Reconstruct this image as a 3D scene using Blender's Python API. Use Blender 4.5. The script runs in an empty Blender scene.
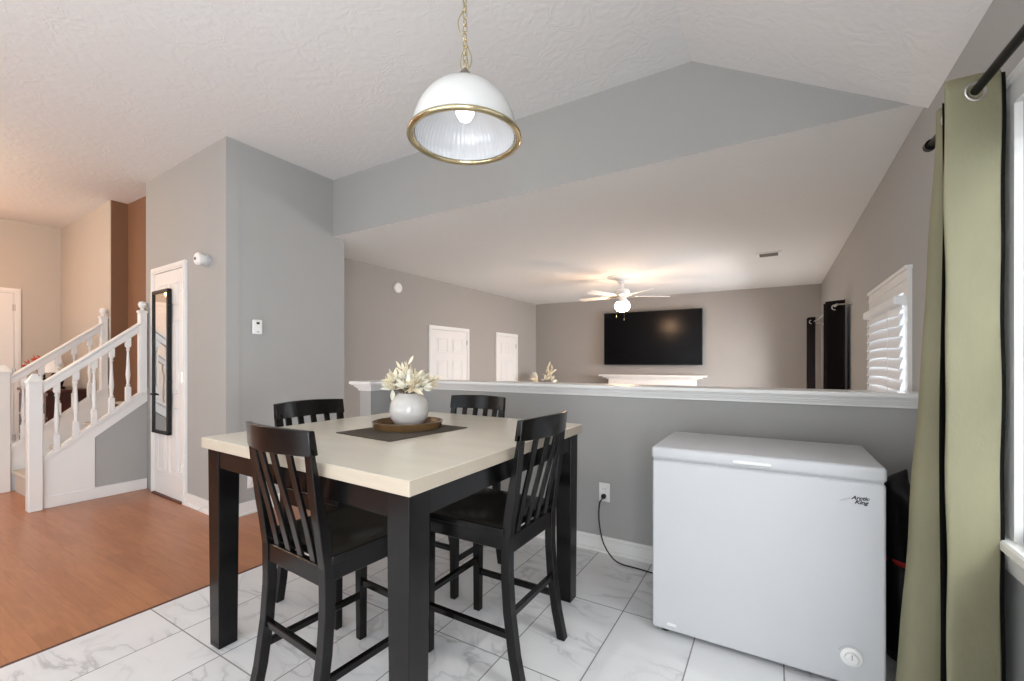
import bpy, bmesh, math, random
from mathutils import Vector, Matrix
random.seed(7)
PI = math.pi
SC = bpy.context.scene
COL = SC.collection

# ------------------------------------------------------------------ camera, world, light, exposure
F_PX, YAW = 438.0, math.atan2(263, 438)
cam_d = bpy.data.cameras.new('camera')
cam = bpy.data.objects.new('camera', cam_d); COL.objects.link(cam)
cam_d.sensor_width = 36.0; cam_d.lens = 36.0 * F_PX / 1024.0
cam_d.shift_y = (363 - 340.5) / 1024.0
cam_d.clip_start = 0.05
cam.location = (0, 0, 1.22); cam.rotation_euler = (PI/2, 0, YAW)
SC.camera = cam
SC.view_settings.view_transform = 'Standard'; SC.view_settings.look = 'None'
SC.view_settings.gamma = 1.0; SC.view_settings.exposure = 0.0
SC.view_settings.use_curve_mapping = False
SC.cycles.use_denoising = True
SC.cycles.max_bounces = 10; SC.cycles.diffuse_bounces = 6
SC.cycles.caustics_reflective = False; SC.cycles.caustics_refractive = False

world = bpy.data.worlds.new('world'); SC.world = world; world.use_nodes = True
bg = world.node_tree.nodes['Background']; bg.inputs[0].default_value = (0.80, 0.90, 1.0, 1); bg.inputs[1].default_value = 1.2

def area(name, loc, direction, sx, sy, power, color=(1, 1, 1), spread=180):
    l = bpy.data.lights.new(name, 'AREA'); l.shape = 'RECTANGLE'; l.size = sx; l.size_y = sy
    l.energy = power; l.color = color; l.spread = math.radians(spread)
    o = bpy.data.objects.new(name, l); COL.objects.link(o)
    o.location = loc; o.rotation_euler = Vector(direction).to_track_quat('-Z', 'Z').to_euler()
    return o
def point(name, loc, power, color, r=0.05):
    l = bpy.data.lights.new(name, 'POINT'); l.energy = power; l.color = color; l.shadow_soft_size = r
    o = bpy.data.objects.new(name, l); COL.objects.link(o); o.location = loc
    return o
# daylight through the windows, plus fill from unseen openings added behind the camera
area('daylight_fill_rear', (-1.6, -2.75, 0.80), (0, 1, -0.05), 3.0, 1.4, 62, (0.95, 0.98, 1.0))  # added fill from behind, through an unseen door opening
area('daylight_fill_side', (0.80, -1.3, 1.1), (-1, 0, 0), 1.9, 2.0, 130, (0.95, 0.97, 1.0))  # unseen side opening added for more light from the right
area('daylight_fill_rear_left', (-5.6, -2.75, 1.5), (0, 1, 0), 2.2, 1.5, 20, (0.96, 0.98, 1.0))  # weak rear fill, added with its unseen opening
area('daylight_living_window', (1.6, 6.5, 1.3), (-1, 0, -0.35), 1.7, 1.8, 380, (0.97, 0.97, 1.0))
area('daylight_living_side_window', (0.85, 3.6, 0.9), (-1, 0, 0), 0.85, 1.3, 18, (0.92, 0.96, 1.0))
area('daylight_entry', (-8.5, 0.2, 1.5), (1, 0, 0), 1.0, 1.8, 14, (1.0, 0.93, 0.85))
sl = bpy.data.lights.new('sun', 'SUN'); sl.energy = 1.0; sl.angle = math.radians(1.5); sl.color = (1.0, 0.97, 0.92)
sun = bpy.data.objects.new('sun', sl); COL.objects.link(sun); sun.rotation_euler = Vector((-1, 0.15, -1.02)).to_track_quat('-Z', 'Z').to_euler()
# foyer lamps, and a kitchen fill lamp added out of view
WARM = (1.0, 0.72, 0.46)
point('foyer_lamp_light', (-6.0, -0.1, 2.62), 60, (1.0, 0.68, 0.42), 0.10)
point('foyer_side_lamp_light', (-7.3, 0.9, 2.2), 9, (1.0, 0.42, 0.14), 0.10)
point('kitchen_fill_light', (-2.4, -1.2, 2.68), 12, (1.0, 0.95, 0.90), 0.20)  # added overhead fill, no kitchen lamp is in view
area('daylight_dining_window', (0.95, 1.15, 1.5), (-1, 0, -0.1), 1.2, 1.2, 42, (0.97, 0.99, 1.0))

# ------------------------------------------------------------------ materials
def new_mat(name):
    m = bpy.data.materials.new(name); m.use_nodes = True
    nt = m.node_tree; return m, nt, nt.nodes['Principled BSDF']
def mat(name, col, rough=0.5, metal=0.0, bump=0.0, bscale=60.0, var=0.0, vscale=6.0, emit=None, estr=0.0, spec=0.5, stretch=None, coat=0.0, detail=4.0):
    m, nt, b = new_mat(name); N, L = nt.nodes, nt.links
    b.inputs['Base Color'].default_value = (*col, 1); b.inputs['Roughness'].default_value = rough
    b.inputs['Metallic'].default_value = metal; b.inputs['Specular IOR Level'].default_value = spec
    b.inputs['Coat Weight'].default_value = coat
    if emit: b.inputs['Emission Color'].default_value = (*emit, 1); b.inputs['Emission Strength'].default_value = estr
    geo = N.new('ShaderNodeTexCoord'); src = geo.outputs['Object']
    if stretch:
        mp = N.new('ShaderNodeMapping'); mp.inputs['Scale'].default_value = stretch
        L.new(src, mp.inputs[0]); src = mp.outputs[0]
    nz = N.new('ShaderNodeTexNoise'); nz.inputs['Scale'].default_value = vscale; nz.inputs['Detail'].default_value = detail
    L.new(src, nz.inputs['Vector'])
    mx = N.new('ShaderNodeMixRGB'); v = max(var, 0.02)
    mx.inputs[1].default_value = (*[max(0, c*(1-v)) for c in col], 1); mx.inputs[2].default_value = (*[min(1, c*(1+v)) for c in col], 1)
    L.new(nz.outputs['Fac'], mx.inputs[0]); L.new(mx.outputs[0], b.inputs['Base Color'])
    if bump:
        n2 = N.new('ShaderNodeTexNoise'); n2.inputs['Scale'].default_value = bscale; n2.inputs['Detail'].default_value = 3
        L.new(src, n2.inputs['Vector'])
        bp = N.new('ShaderNodeBump'); bp.inputs['Strength'].default_value = bump; bp.inputs['Distance'].default_value = 0.01
        L.new(n2.outputs['Fac'], bp.inputs['Height']); L.new(bp.outputs[0], b.inputs['Normal'])
    return m

def ceiling_mat():
    m, nt, b = new_mat('ceiling_texture'); N, L = nt.nodes, nt.links
    b.inputs['Base Color'].default_value = (0.74, 0.745, 0.745, 1); b.inputs['Roughness'].default_value = 0.9
    g = N.new('ShaderNodeNewGeometry')
    v = N.new('ShaderNodeTexVoronoi'); v.inputs['Scale'].default_value = 5.5; v.inputs['Randomness'].default_value = 1.0
    n = N.new('ShaderNodeTexNoise'); n.inputs['Scale'].default_value = 4.0; n.inputs['Detail'].default_value = 3
    ad = N.new('ShaderNodeMixRGB'); ad.inputs[0].default_value = 0.35
    L.new(g.outputs['Position'], n.inputs['Vector']); L.new(g.outputs['Position'], ad.inputs[1]); L.new(n.outputs['Color'], ad.inputs[2])
    L.new(ad.outputs[0], v.inputs['Vector'])
    # strokes that fan out inside every cell, as a brush stomped in wet compound leaves
    sb = N.new('ShaderNodeVectorMath'); sb.operation = 'SUBTRACT'
    L.new(ad.outputs[0], sb.inputs[0]); L.new(v.outputs['Position'], sb.inputs[1])
    sp = N.new('ShaderNodeSeparateXYZ'); L.new(sb.outputs[0], sp.inputs[0])
    at = N.new('ShaderNodeMath'); at.operation = 'ARCTAN2'; L.new(sp.outputs[1], at.inputs[0]); L.new(sp.outputs[0], at.inputs[1])
    ml = N.new('ShaderNodeMath'); ml.operation = 'MULTIPLY'; ml.inputs[1].default_value = 7.0; L.new(at.outputs[0], ml.inputs[0])
    sn = N.new('ShaderNodeMath'); sn.operation = 'SINE'; L.new(ml.outputs[0], sn.inputs[0])
    nf = N.new('ShaderNodeTexNoise'); nf.inputs['Scale'].default_value = 34; nf.inputs['Detail'].default_value = 4
    L.new(g.outputs['Position'], nf.inputs['Vector'])
    m2 = N.new('ShaderNodeMath'); m2.operation = 'MULTIPLY_ADD'; m2.inputs[1].default_value = 0.22
    L.new(sn.outputs[0], m2.inputs[0]); L.new(nf.outputs['Fac'], m2.inputs[2])
    bp = N.new('ShaderNodeBump'); bp.inputs['Strength'].default_value = 0.24; bp.inputs['Distance'].default_value = 0.008
    L.new(m2.outputs[0], bp.inputs['Height']); L.new(bp.outputs[0], b.inputs['Normal'])
    return m

def tile_mat():
    m, nt, b = new_mat('marble_tile'); N, L = nt.nodes, nt.links
    g = N.new('ShaderNodeNewGeometry'); mp = N.new('ShaderNodeMapping')
    mp.inputs['Location'].default_value = (0.305, -2.128 + 0.594*8, 0)
    L.new(g.outputs['Position'], mp.inputs[0])
    s = N.new('ShaderNodeSeparateXYZ'); L.new(mp.outputs[0], s.inputs[0])
    def line(out, period, w):
        d = N.new('ShaderNodeMath'); d.operation = 'DIVIDE'; d.inputs[1].default_value = period; L.new(out, d.inputs[0])
        f = N.new('ShaderNodeMath'); f.operation = 'FRACT'; L.new(d.outputs[0], f.inputs[0])
        a = N.new('ShaderNodeMath'); a.operation = 'SUBTRACT'; a.inputs[1].default_value = 0.5; L.new(f.outputs[0], a.inputs[0])
        c = N.new('ShaderNodeMath'); c.operation = 'ABSOLUTE'; L.new(a.outputs[0], c.inputs[0])
        t = N.new('ShaderNodeMath'); t.operation = 'GREATER_THAN'; t.inputs[1].default_value = 0.5 - w/period; L.new(c.outputs[0], t.inputs[0])
        fl = N.new('ShaderNodeMath'); fl.operation = 'FLOOR'; L.new(d.outputs[0], fl.inputs[0])
        return t, fl
    t1, f1 = line(s.outputs[0], 0.3355, 0.0028); t2, f2 = line(s.outputs[1], 0.594, 0.0028)
    gr = N.new('ShaderNodeMath'); gr.operation = 'MAXIMUM'; L.new(t1.outputs[0], gr.inputs[0]); L.new(t2.outputs[0], gr.inputs[1])
    cid = N.new('ShaderNodeCombineXYZ'); L.new(f1.outputs[0], cid.inputs[0]); L.new(f2.outputs[0], cid.inputs[1])
    off = N.new('ShaderNodeVectorMath'); off.operation = 'MULTIPLY_ADD'; off.inputs[1].default_value = (3.7, 5.3, 1.0)
    L.new(cid.outputs[0], off.inputs[0]); L.new(g.outputs['Position'], off.inputs[2])
    rot = N.new('ShaderNodeMapping'); rot.inputs['Rotation'].default_value = (0, 0, 0.7); rot.inputs['Scale'].default_value = (1.0, 2.2, 1)
    L.new(off.outputs[0], rot.inputs[0])
    nz = N.new('ShaderNodeTexNoise'); nz.inputs['Scale'].default_value = 2.6; nz.inputs['Detail'].default_value = 7; nz.inputs['Distortion'].default_value = 1.0
    L.new(rot.outputs[0], nz.inputs['Vector'])
    vein = N.new('ShaderNodeMath'); vein.operation = 'SUBTRACT'; vein.inputs[1].default_value = 0.5; L.new(nz.outputs['Fac'], vein.inputs[0])
    va = N.new('ShaderNodeMath'); va.operation = 'ABSOLUTE'; L.new(vein.outputs[0], va.inputs[0])
    r = N.new('ShaderNodeValToRGB'); r.color_ramp.elements[0].position = 0.0; r.color_ramp.elements[0].color = (0.50, 0.50, 0.51, 1)
    r.color_ramp.elements[1].position = 0.03; r.color_ramp.elements[1].color = (0.70, 0.70, 0.71, 1)
    e = r.color_ramp.elements.new(0.2); e.color = (0.78, 0.78, 0.785, 1)
    L.new(va.outputs[0], r.inputs[0])
    n2 = N.new('ShaderNodeTexNoise'); n2.inputs['Scale'].default_value = 1.6; n2.inputs['Detail'].default_value = 2; L.new(off.outputs[0], n2.inputs['Vector'])
    r2 = N.new('ShaderNodeValToRGB'); r2.color_ramp.elements[0].position = 0.42; r2.color_ramp.elements[0].color = (0, 0, 0, 1)
    r2.color_ramp.elements[1].position = 0.62; r2.color_ramp.elements[1].color = (1, 1, 1, 1)
    L.new(n2.outputs['Fac'], r2.inputs[0])
    vm = N.new('ShaderNodeMixRGB'); L.new(r2.outputs[0], vm.inputs[0]); vm.inputs[1].default_value = (0.765, 0.765, 0.77, 1); L.new(r.outputs[0], vm.inputs[2])
    mx = N.new('ShaderNodeMixRGB'); L.new(gr.outputs[0], mx.inputs[0]); L.new(vm.outputs[0], mx.inputs[1]); mx.inputs[2].default_value = (0.24, 0.235, 0.225, 1)
    L.new(mx.outputs[0], b.inputs['Base Color'])
    rr = N.new('ShaderNodeMixRGB'); L.new(gr.outputs[0], rr.inputs[0]); rr.inputs[1].default_value = (0.22,)*3+(1,); rr.inputs[2].default_value = (0.9,)*3+(1,)
    L.new(rr.outputs[0], b.inputs['Roughness'])
    bp = N.new('ShaderNodeBump'); bp.invert = True; bp.inputs['Strength'].default_value = 0.4; bp.inputs['Distance'].default_value = 0.002
    L.new(gr.outputs[0], bp.inputs['Height']); L.new(bp.outputs[0], b.inputs['Normal'])
    return m

def plank_mat():
    m, nt, b = new_mat('oak_laminate'); N, L = nt.nodes, nt.links
    g = N.new('ShaderNodeNewGeometry')
    br = N.new('ShaderNodeTexBrick'); br.inputs['Scale'].default_value = 1; br.offset = 0.37
    br.inputs['Brick Width'].default_value = 1.2; br.inputs['Row Height'].default_value = 0.095; br.inputs['Mortar Size'].default_value = 0.0012
    br.inputs['Color1'].default_value = (0.37, 0.145, 0.062, 1); br.inputs['Color2'].default_value = (0.44, 0.185, 0.082, 1); br.inputs['Mortar'].default_value = (0.34, 0.13, 0.05, 1)
    L.new(g.outputs['Position'], br.inputs['Vector'])
    mp = N.new('ShaderNodeMapping'); mp.inputs['Scale'].default_value = (1.6, 16, 1); L.new(g.outputs['Position'], mp.inputs[0])
    nz = N.new('ShaderNodeTexNoise'); nz.inputs['Scale'].default_value = 2.2; nz.inputs['Detail'].default_value = 6; nz.inputs['Distortion'].default_value = 1.4
    L.new(mp.outputs[0], nz.inputs['Vector'])
    mx = N.new('ShaderNodeMixRGB'); mx.blend_type = 'MULTIPLY'; mx.inputs[0].default_value = 0.45
    r = N.new('ShaderNodeValToRGB'); r.color_ramp.elements[0].position = 0.35; r.color_ramp.elements[0].color = (0.62, 0.56, 0.5, 1); r.color_ramp.elements[1].position = 0.65
    L.new(nz.outputs['Fac'], r.inputs[0]); L.new(br.outputs['Color'], mx.inputs[1]); L.new(r.outputs[0], mx.inputs[2])
    L.new(mx.outputs[0], b.inputs['Base Color']); b.inputs['Roughness'].default_value = 0.30
    return m

M = {}
M['ceiling'] = ceiling_mat(); M['tile'] = tile_mat(); M['plank'] = plank_mat()
M['wall'] = mat('grey_wall_paint', (0.365, 0.365, 0.355), 0.75, bump=0.05, bscale=180, var=0.02)
M['tan'] = mat('tan_wall_paint', (0.50, 0.455, 0.40), 0.75, bump=0.05, bscale=180)
M['taupe'] = mat('taupe_wall_paint', (0.34, 0.32, 0.30), 0.75, bump=0.05, bscale=180)
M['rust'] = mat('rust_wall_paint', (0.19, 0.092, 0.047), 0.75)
M['white'] = mat('white_gloss_paint', (0.78, 0.775, 0.76), 0.35)
M['door'] = mat('white_door_paint', (0.76, 0.75, 0.74), 0.4)
M['carpet'] = mat('beige_carpet', (0.62, 0.55, 0.48), 0.95, bump=0.6, bscale=220, var=0.08, vscale=80)
M['espresso'] = mat('espresso_wood', (0.004, 0.0034, 0.0034), 0.20, spec=0.30, var=0.3, vscale=14, stretch=(8, 8, 1), bump=0.04, bscale=30)
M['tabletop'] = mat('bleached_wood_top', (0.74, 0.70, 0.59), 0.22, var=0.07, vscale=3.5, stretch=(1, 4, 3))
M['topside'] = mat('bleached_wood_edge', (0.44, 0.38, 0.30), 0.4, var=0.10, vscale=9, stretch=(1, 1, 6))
M['freezer'] = mat('white_enamel', (0.54, 0.55, 0.565), 0.35, bump=0.02, bscale=300)
M['plastic'] = mat('white_plastic', (0.80, 0.80, 0.79), 0.4)
M['greyplastic'] = mat('grey_plastic', (0.45, 0.45, 0.46), 0.5)
M['black'] = mat('black_plastic', (0.008, 0.008, 0.009), 0.45, spec=0.3)
M['blackmetal'] = mat('black_metal', (0.004, 0.004, 0.005), 0.42, spec=0.12)
M['rubber'] = mat('black_cord', (0.01, 0.01, 0.01), 0.5)
M['print'] = mat('black_print', (0.03, 0.03, 0.035), 0.6)
M['red'] = mat('red_plastic', (0.45, 0.03, 0.03), 0.45)
M['brass'] = mat('brass', (0.62, 0.53, 0.33), 0.22, metal=1.0)
M['nickel'] = mat('satin_nickel', (0.55, 0.53, 0.50), 0.3, metal=1.0)
M['bronze'] = mat('antique_bronze', (0.20, 0.14, 0.09), 0.35, metal=0.9)
M['green'] = mat('sage_curtain', (0.235, 0.222, 0.138), 0.75, var=0.20, vscale=5, bump=0.12, bscale=90, stretch=(1, 1, 0.6), detail=6)
M['lining_and_shade'] = mat('black_lining_and_shade', (0.008, 0.008, 0.007), 0.95, spec=0.05)  # also colours the strip that stands for shade between the folds
M['purple'] = mat('dark_plum_curtain', (0.006, 0.0035, 0.0045), 0.9, spec=0.15)
M['slat'] = mat('white_blind_slat', (0.84, 0.86, 0.88), 0.4)
M['tv'] = mat('tv_screen', (0.003, 0.003, 0.004), 0.22, spec=0.12)
M['vase'] = mat('white_ceramic', (0.60, 0.585, 0.565), 0.18, var=0.12, vscale=9, coat=0.4)
M['petal'] = mat('cream_petal', (0.80, 0.72, 0.54), 0.7, var=0.16, vscale=30)
M['petal2'] = mat('pale_petal', (0.82, 0.80, 0.68), 0.7, var=0.12, vscale=30)
M['twig'] = mat('dry_twig', (0.16, 0.10, 0.05), 0.8)
M['traywood'] = mat('walnut_tray', (0.09, 0.028, 0.015), 0.22, var=0.5, vscale=8, stretch=(1, 6, 1))
M['trayrim'] = mat('golden_tray_rim', (0.13, 0.075, 0.032), 0.22, var=0.9, vscale=7)
M['weave'] = mat('woven_mat', (0.085, 0.068, 0.05), 0.8, bump=0.7, bscale=500, var=0.3, vscale=200)
M['chest'] = mat('red_mahogany', (0.06, 0.014, 0.010), 0.35, var=0.4, vscale=8)
M['threshold'] = mat('dark_cherry_threshold', (0.10, 0.03, 0.018), 0.5)
M['mirror'] = mat('mirror_glass', (0.80, 0.82, 0.82), 0.03, metal=1.0)
M['dark'] = mat('dark_recess', (0.03, 0.03, 0.03), 0.9)
M['vent'] = mat('vent_grey', (0.16, 0.15, 0.14), 0.5)
def glass_mat(name, col, rough, alpha, emit=0.0):
    m, nt, b = new_mat(name)
    b.inputs['Base Color'].default_value = (*col, 1); b.inputs['Roughness'].default_value = rough
    b.inputs['Alpha'].default_value = alpha
    if emit: b.inputs['Emission Color'].default_value = (1, 0.95, 0.9, 1); b.inputs['Emission Strength'].default_value = emit
    return m
M['glass'] = glass_mat('window_glass', (0.9, 0.95, 1.0), 0.02, 0.12)
def shade_mat():
    m, nt, b = new_mat('white_glass_shade'); N, L = nt.nodes, nt.links
    b.inputs['Base Color'].default_value = (0.86, 0.86, 0.85, 1); b.inputs['Roughness'].default_value = 0.15
    tr = N.new('ShaderNodeBsdfTranslucent'); tr.inputs[0].default_value = (0.9, 0.9, 0.88, 1)
    mx = N.new('ShaderNodeMixShader'); mx.inputs[0].default_value = 0.35
    L.new(b.outputs[0], mx.inputs[1]); L.new(tr.outputs[0], mx.inputs[2]); L.new(mx.outputs[0], N['Material Output'].inputs[0])
    return m
M['shade'] = shade_mat()
M['shade_in'] = mat('ribbed_glass_liner', (0.60, 0.61, 0.63), 0.12, coat=0.6)
M['bulb'] = mat('lit_bulb', (1, 1, 1), 0.3, emit=(1.0, 0.97, 0.92), estr=3.2)
M['warmglobe'] = mat('lit_warm_globe', (1, 1, 1), 0.3, emit=(1.0, 0.66, 0.40), estr=9)
M['fanglobe'] = mat('bright_warm_globe', (1, 1, 1), 0.3, emit=(1.0, 0.62, 0.36), estr=120)
M['outside'] = mat('outside_grass', (0.25, 0.30, 0.15), 0.9)

# ------------------------------------------------------------------ mesh helpers
class MB:
    def __init__(self): self.bm = bmesh.new(); self.mats = []; self.cur = 0
    def use(self, m):
        if m not in self.mats: self.mats.append(m)
        self.cur = self.mats.index(m); return self
    def _set(self, faces):
        for f in faces: f.material_index = self.cur
    def box(self, x0, x1, y0, y1, z0, z1, bev=0.0, mtx=None, seg=1):
        r = bmesh.ops.create_cube(self.bm, size=1.0); vs = r['verts']
        for v in vs:
            v.co = Vector(((x0+x1)/2 + v.co.x*(x1-x0), (y0+y1)/2 + v.co.y*(y1-y0), (z0+z1)/2 + v.co.z*(z1-z0)))
        fs = set(f for v in vs for f in v.link_faces)
        if bev > 0:
            es = set(e for v in vs for e in v.link_edges)
            rb = bmesh.ops.bevel(self.bm, geom=list(es), offset=bev, segments=seg, affect='EDGES', profile=0.5)
            fs = set(rb['faces']) | set(f for f in fs if f.is_valid); vs = list(set(v for f in fs for v in f.verts))
        self._set(fs)
        if mtx: bmesh.ops.transform(self.bm, matrix=mtx, verts=list(vs))
        return vs
    def prism(self, pts, axis, a, b):
        """polygon pts (2-D) extruded along axis ('x','y','z') from a to b"""
        def P(p, t):
            return {'x': (t, p[0], p[1]), 'y': (p[0], t, p[1]), 'z': (p[0], p[1], t)}[axis]
        A = [self.bm.verts.new(P(p, a)) for p in pts]; B = [self.bm.verts.new(P(p, b)) for p in pts]
        fs = [self.bm.faces.new(A[::-1]), self.bm.faces.new(B)]
        n = len(pts)
        for i in range(n): fs.append(self.bm.faces.new((A[i], A[(i+1) % n], B[(i+1) % n], B[i])))
        self._set(fs); return A+B
    def hexa(self, bot, top):
        """eight corners: bottom four and top four (same order)"""
        A = [self.bm.verts.new(p) for p in bot]; B = [self.bm.verts.new(p) for p in top]
        fs = [self.bm.faces.new(A[::-1]), self.bm.faces.new(B)]
        for i in range(4): fs.append(self.bm.faces.new((A[i], A[(i+1) % 4], B[(i+1) % 4], B[i])))
        self._set(fs)
    def tube(self, pts, r, n=10, cap=True, closed=False):
        pts = [Vector(p) for p in pts]; rings = []
        rs = r if isinstance(r, (list, tuple)) else [r]*len(pts)
        prev = None; m = len(pts)
        for i, p in enumerate(pts):
            if closed: t = pts[(i+1) % m] - pts[i-1]
            else: t = pts[min(i+1, m-1)] - pts[max(i-1, 0)]
            t.normalize()
            if prev is None:
                u = t.orthogonal().normalized()
            else:
                u = prev - t*prev.dot(t)
                u = u.normalized() if u.length > 1e-6 else t.orthogonal().normalized()
            prev = u; w = t.cross(u)
            rings.append([self.bm.verts.new(p + (u*math.cos(2*PI*k/n) + w*math.sin(2*PI*k/n))*rs[i]) for k in range(n)])
        fs = []
        for i in range(m if closed else m-1):
            a, b = rings[i], rings[(i+1) % m]
            for k in range(n): fs.append(self.bm.faces.new((a[k], a[(k+1) % n], b[(k+1) % n], b[k])))
        if cap and not closed:
            fs.append(self.bm.faces.new(rings[0][::-1])); fs.append(self.bm.faces.new(rings[-1]))
        self._set(fs); return [v for q in rings for v in q]
    def lathe(self, prof, n=32, c=(0, 0, 0), axis='z', ripple=0.0, nr=0, cap0=True, cap1=True):
        """profile of (r, h) about an axis through c"""
        rings = []
        for r, h in prof:
            ring = []
            for k in range(n):
                a = 2*PI*k/n; rr = r*(1 + (ripple*math.cos(nr*a) if ripple else 0))
                x, y = rr*math.cos(a), rr*math.sin(a)
                q = {'z': (x, y, h), 'y': (x, h, y), 'x': (h, x, y)}[axis]
                ring.append(self.bm.verts.new(Vector(q) + Vector(c)))
            rings.append(ring)
        fs = []
        for a, b in zip(rings, rings[1:]):
            for k in range(n): fs.append(self.bm.faces.new((a[k], a[(k+1) % n], b[(k+1) % n], b[k])))
        if cap0 and prof[0][0] > 1e-5: fs.append(self.bm.faces.new(rings[0][::-1]))
        if cap1 and prof[-1][0] > 1e-5: fs.append(self.bm.faces.new(rings[-1]))
        self._set(fs); return [v for q in rings for v in q]
    def grid(self, f, nu, nv, close_u=False):
        V = [[self.bm.verts.new(f(i/(nu-1), j/(nv-1))) for j in range(nv)] for i in range(nu)]
        fs = [self.bm.faces.new((V[i][j], V[i+1][j], V[i+1][j+1], V[i][j+1])) for i in range(nu-1) for j in range(nv-1)]
        self._set(fs); return V
    def build(self, name, m=None, parent=None, smooth=False, solid=0.0, bevel=0.0, offset=-1):
        bmesh.ops.remove_doubles(self.bm, verts=self.bm.verts, dist=1e-6)
        bmesh.ops.recalc_face_normals(self.bm, faces=self.bm.faces)
        me = bpy.data.meshes.new(name); self.bm.to_mesh(me); self.bm.free()
        for k in (self.mats or [m]): me.materials.append(M[k] if isinstance(k, str) else k)
        if smooth: me.shade_smooth()
        o = bpy.data.objects.new(name, me); COL.objects.link(o)
        if parent: o.parent = parent
        if solid:
            md = o.modifiers.new('solidify', 'SOLIDIFY'); md.thickness = solid; md.offset = offset
        if bevel:
            md = o.modifiers.new('bevel', 'BEVEL'); md.width = bevel; md.segments = 2; md.limit_method = 'ANGLE'
        if smooth and not solid:
            pass
        return o
def autosmooth(o, ang=40):
    me = o.data; me.shade_smooth()
    bm = bmesh.new(); bm.from_mesh(me)
    for e in bm.edges:
        if len(e.link_faces) == 2 and e.calc_face_angle(0) > math.radians(ang): e.smooth = False
    bm.to_mesh(me); bm.free(); return o

def tag(o, label=None, cat=None, group=None, kind=None):
    if label: o['label'] = label
    if cat: o['category'] = cat
    if group: o['group'] = group
    if kind: o['kind'] = kind
    return o
def thing(name, label, cat, loc=(0, 0, 0), rz=0.0, group=None, kind=None):
    o = bpy.data.objects.new(name, None); o.empty_display_size = 0.1; COL.objects.link(o)
    o.location = loc; o.rotation_euler = (0, 0, rz)
    return tag(o, label, cat, group, kind)
def struct(o, label, cat): return tag(o, label, cat, kind='structure')
def copy_tree(o, parent=None):
    c = o.copy(); COL.objects.link(c)
    if parent: c.parent = parent
    for ch in list(o.children): copy_tree(ch, c)
    return c

def wall_seg(mb, p0, p1, z0, z1, th, openings=()):
    """wall from p0 to p1, thickness th to the LEFT of the direction p0->p1; openings (s0,s1,za,zb) along it"""
    p0 = Vector((*p0, 0)); p1 = Vector((*p1, 0)); d = p1-p0; Ls = d.length; d.normalize(); n = Vector((-d.y, d.x, 0))*th
    def blk(s0, s1, a, b):
        if s1-s0 < 1e-4 or b-a < 1e-4: return
        q = [p0+d*s0, p0+d*s1, p0+d*s1+n, p0+d*s0+n]
        mb.hexa([(v.x, v.y, a) for v in q], [(v.x, v.y, b) for v in q])
    s = 0
    for (s0, s1, za, zb) in sorted(openings):
        blk(s, s0, z0, z1); blk(s0, s1, z0, za); blk(s0, s1, zb, z1); s = s1
    blk(s, Ls, z0, z1)

# ------------------------------------------------------------------ dimensions
XR = 0.61          # window wall
YP = 2.74          # half wall / gable wall front face
ZC = 2.985         # flat ceiling
ZL = 2.44          # living room ceiling
ZF = -0.33         # sunken living room floor
XB = -3.66         # side of the closet block
YB0, YB1 = 1.775, 1.833   # closet block front (slightly turned)
XS = -5.24; XS2 = -6.24   # stair sides
YBACK = -2.6

# ------------------------------------------------------------------ shell
b = MB(); b.box(-2.66, XR+0.1, YBACK-0.1, YP+0.12, -0.20, 0.0)
struct(b.build('floor', 'tile'), 'white marble-look tile floor of the dining area', 'floor')
b = MB(); b.box(-8.2, -2.66, YBACK-0.1, 2.74, -0.20, 0.0)
struct(b.build('floor', 'plank'), 'orange-brown oak laminate floor of the foyer and hall', 'floor')
b = MB(); b.box(-2.666, -2.656, YBACK, 2.325, 0.0, 0.003)
struct(b.build('trim_1', M['threshold']), 'thin dark joint between the wood and the tile floor', 'floor trim')
b = MB(); b.box(-4.40, 0.75, 2.74, 8.4, ZF-0.1, ZF)
struct(b.build('floor', 'carpet'), 'beige carpet floor of the sunken living room', 'floor')
b = MB(); b.box(-3.66, -2.78, YP, YP+0.28, ZF, -0.165)
struct(b.build('trim_2', 'carpet'), 'carpeted step down into the living room', 'step')

# ceiling: flat part and the slope falling to the window wall, with the ridge crease between them
b = MB(); b.prism([(-8.2, ZC), (-0.416, ZC), (XR+0.1, 2.347), (XR+0.1, 3.15), (-8.2, 3.15)], 'y', YBACK-0.1, YP)
struct(b.build('ceiling', 'ceiling'), 'white stomp-textured dining ceiling, flat then sloping down to the window wall', 'ceiling')
b = MB(); b.box(-4.40, XR+0.1, YP, 8.4, ZL, ZL+0.1)
struct(b.build('ceiling', 'ceiling'), 'low white textured ceiling of the living room', 'ceiling')
# gable wall above the opening to the living room
b = MB(); b.prism([(XB, ZL+0.0005), (0.55, ZL+0.0005), (-0.416, ZC), (XB, ZC)], 'y', YP-0.002, YP+0.10)
struct(b.build('wall_gable', 'wall'), 'grey gable wall over the opening to the living room', 'wall')
# window wall with its openings (dining window, two living room windows, and an unseen one added for fill)
b = MB(); wall_seg(b, (XR, 9.0), (XR, YBACK-0.1), ZF-0.1, 3.1, 0.12,
                   [(9.0-7.60, 9.0-5.45, 0.0, 1.72), (9.0-4.02, 9.0-3.10, 0.25, 1.62), (9.0-1.83, 9.0-0.55, 0.705, 1.97), (9.0+0.35, 9.0+2.25, 0.03, 2.1)])
o = b.build('wall_right', 'wall')
for v in o.data.vertices: pass
struct(o, 'grey outside wall with the windows on the right', 'wall')
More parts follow.
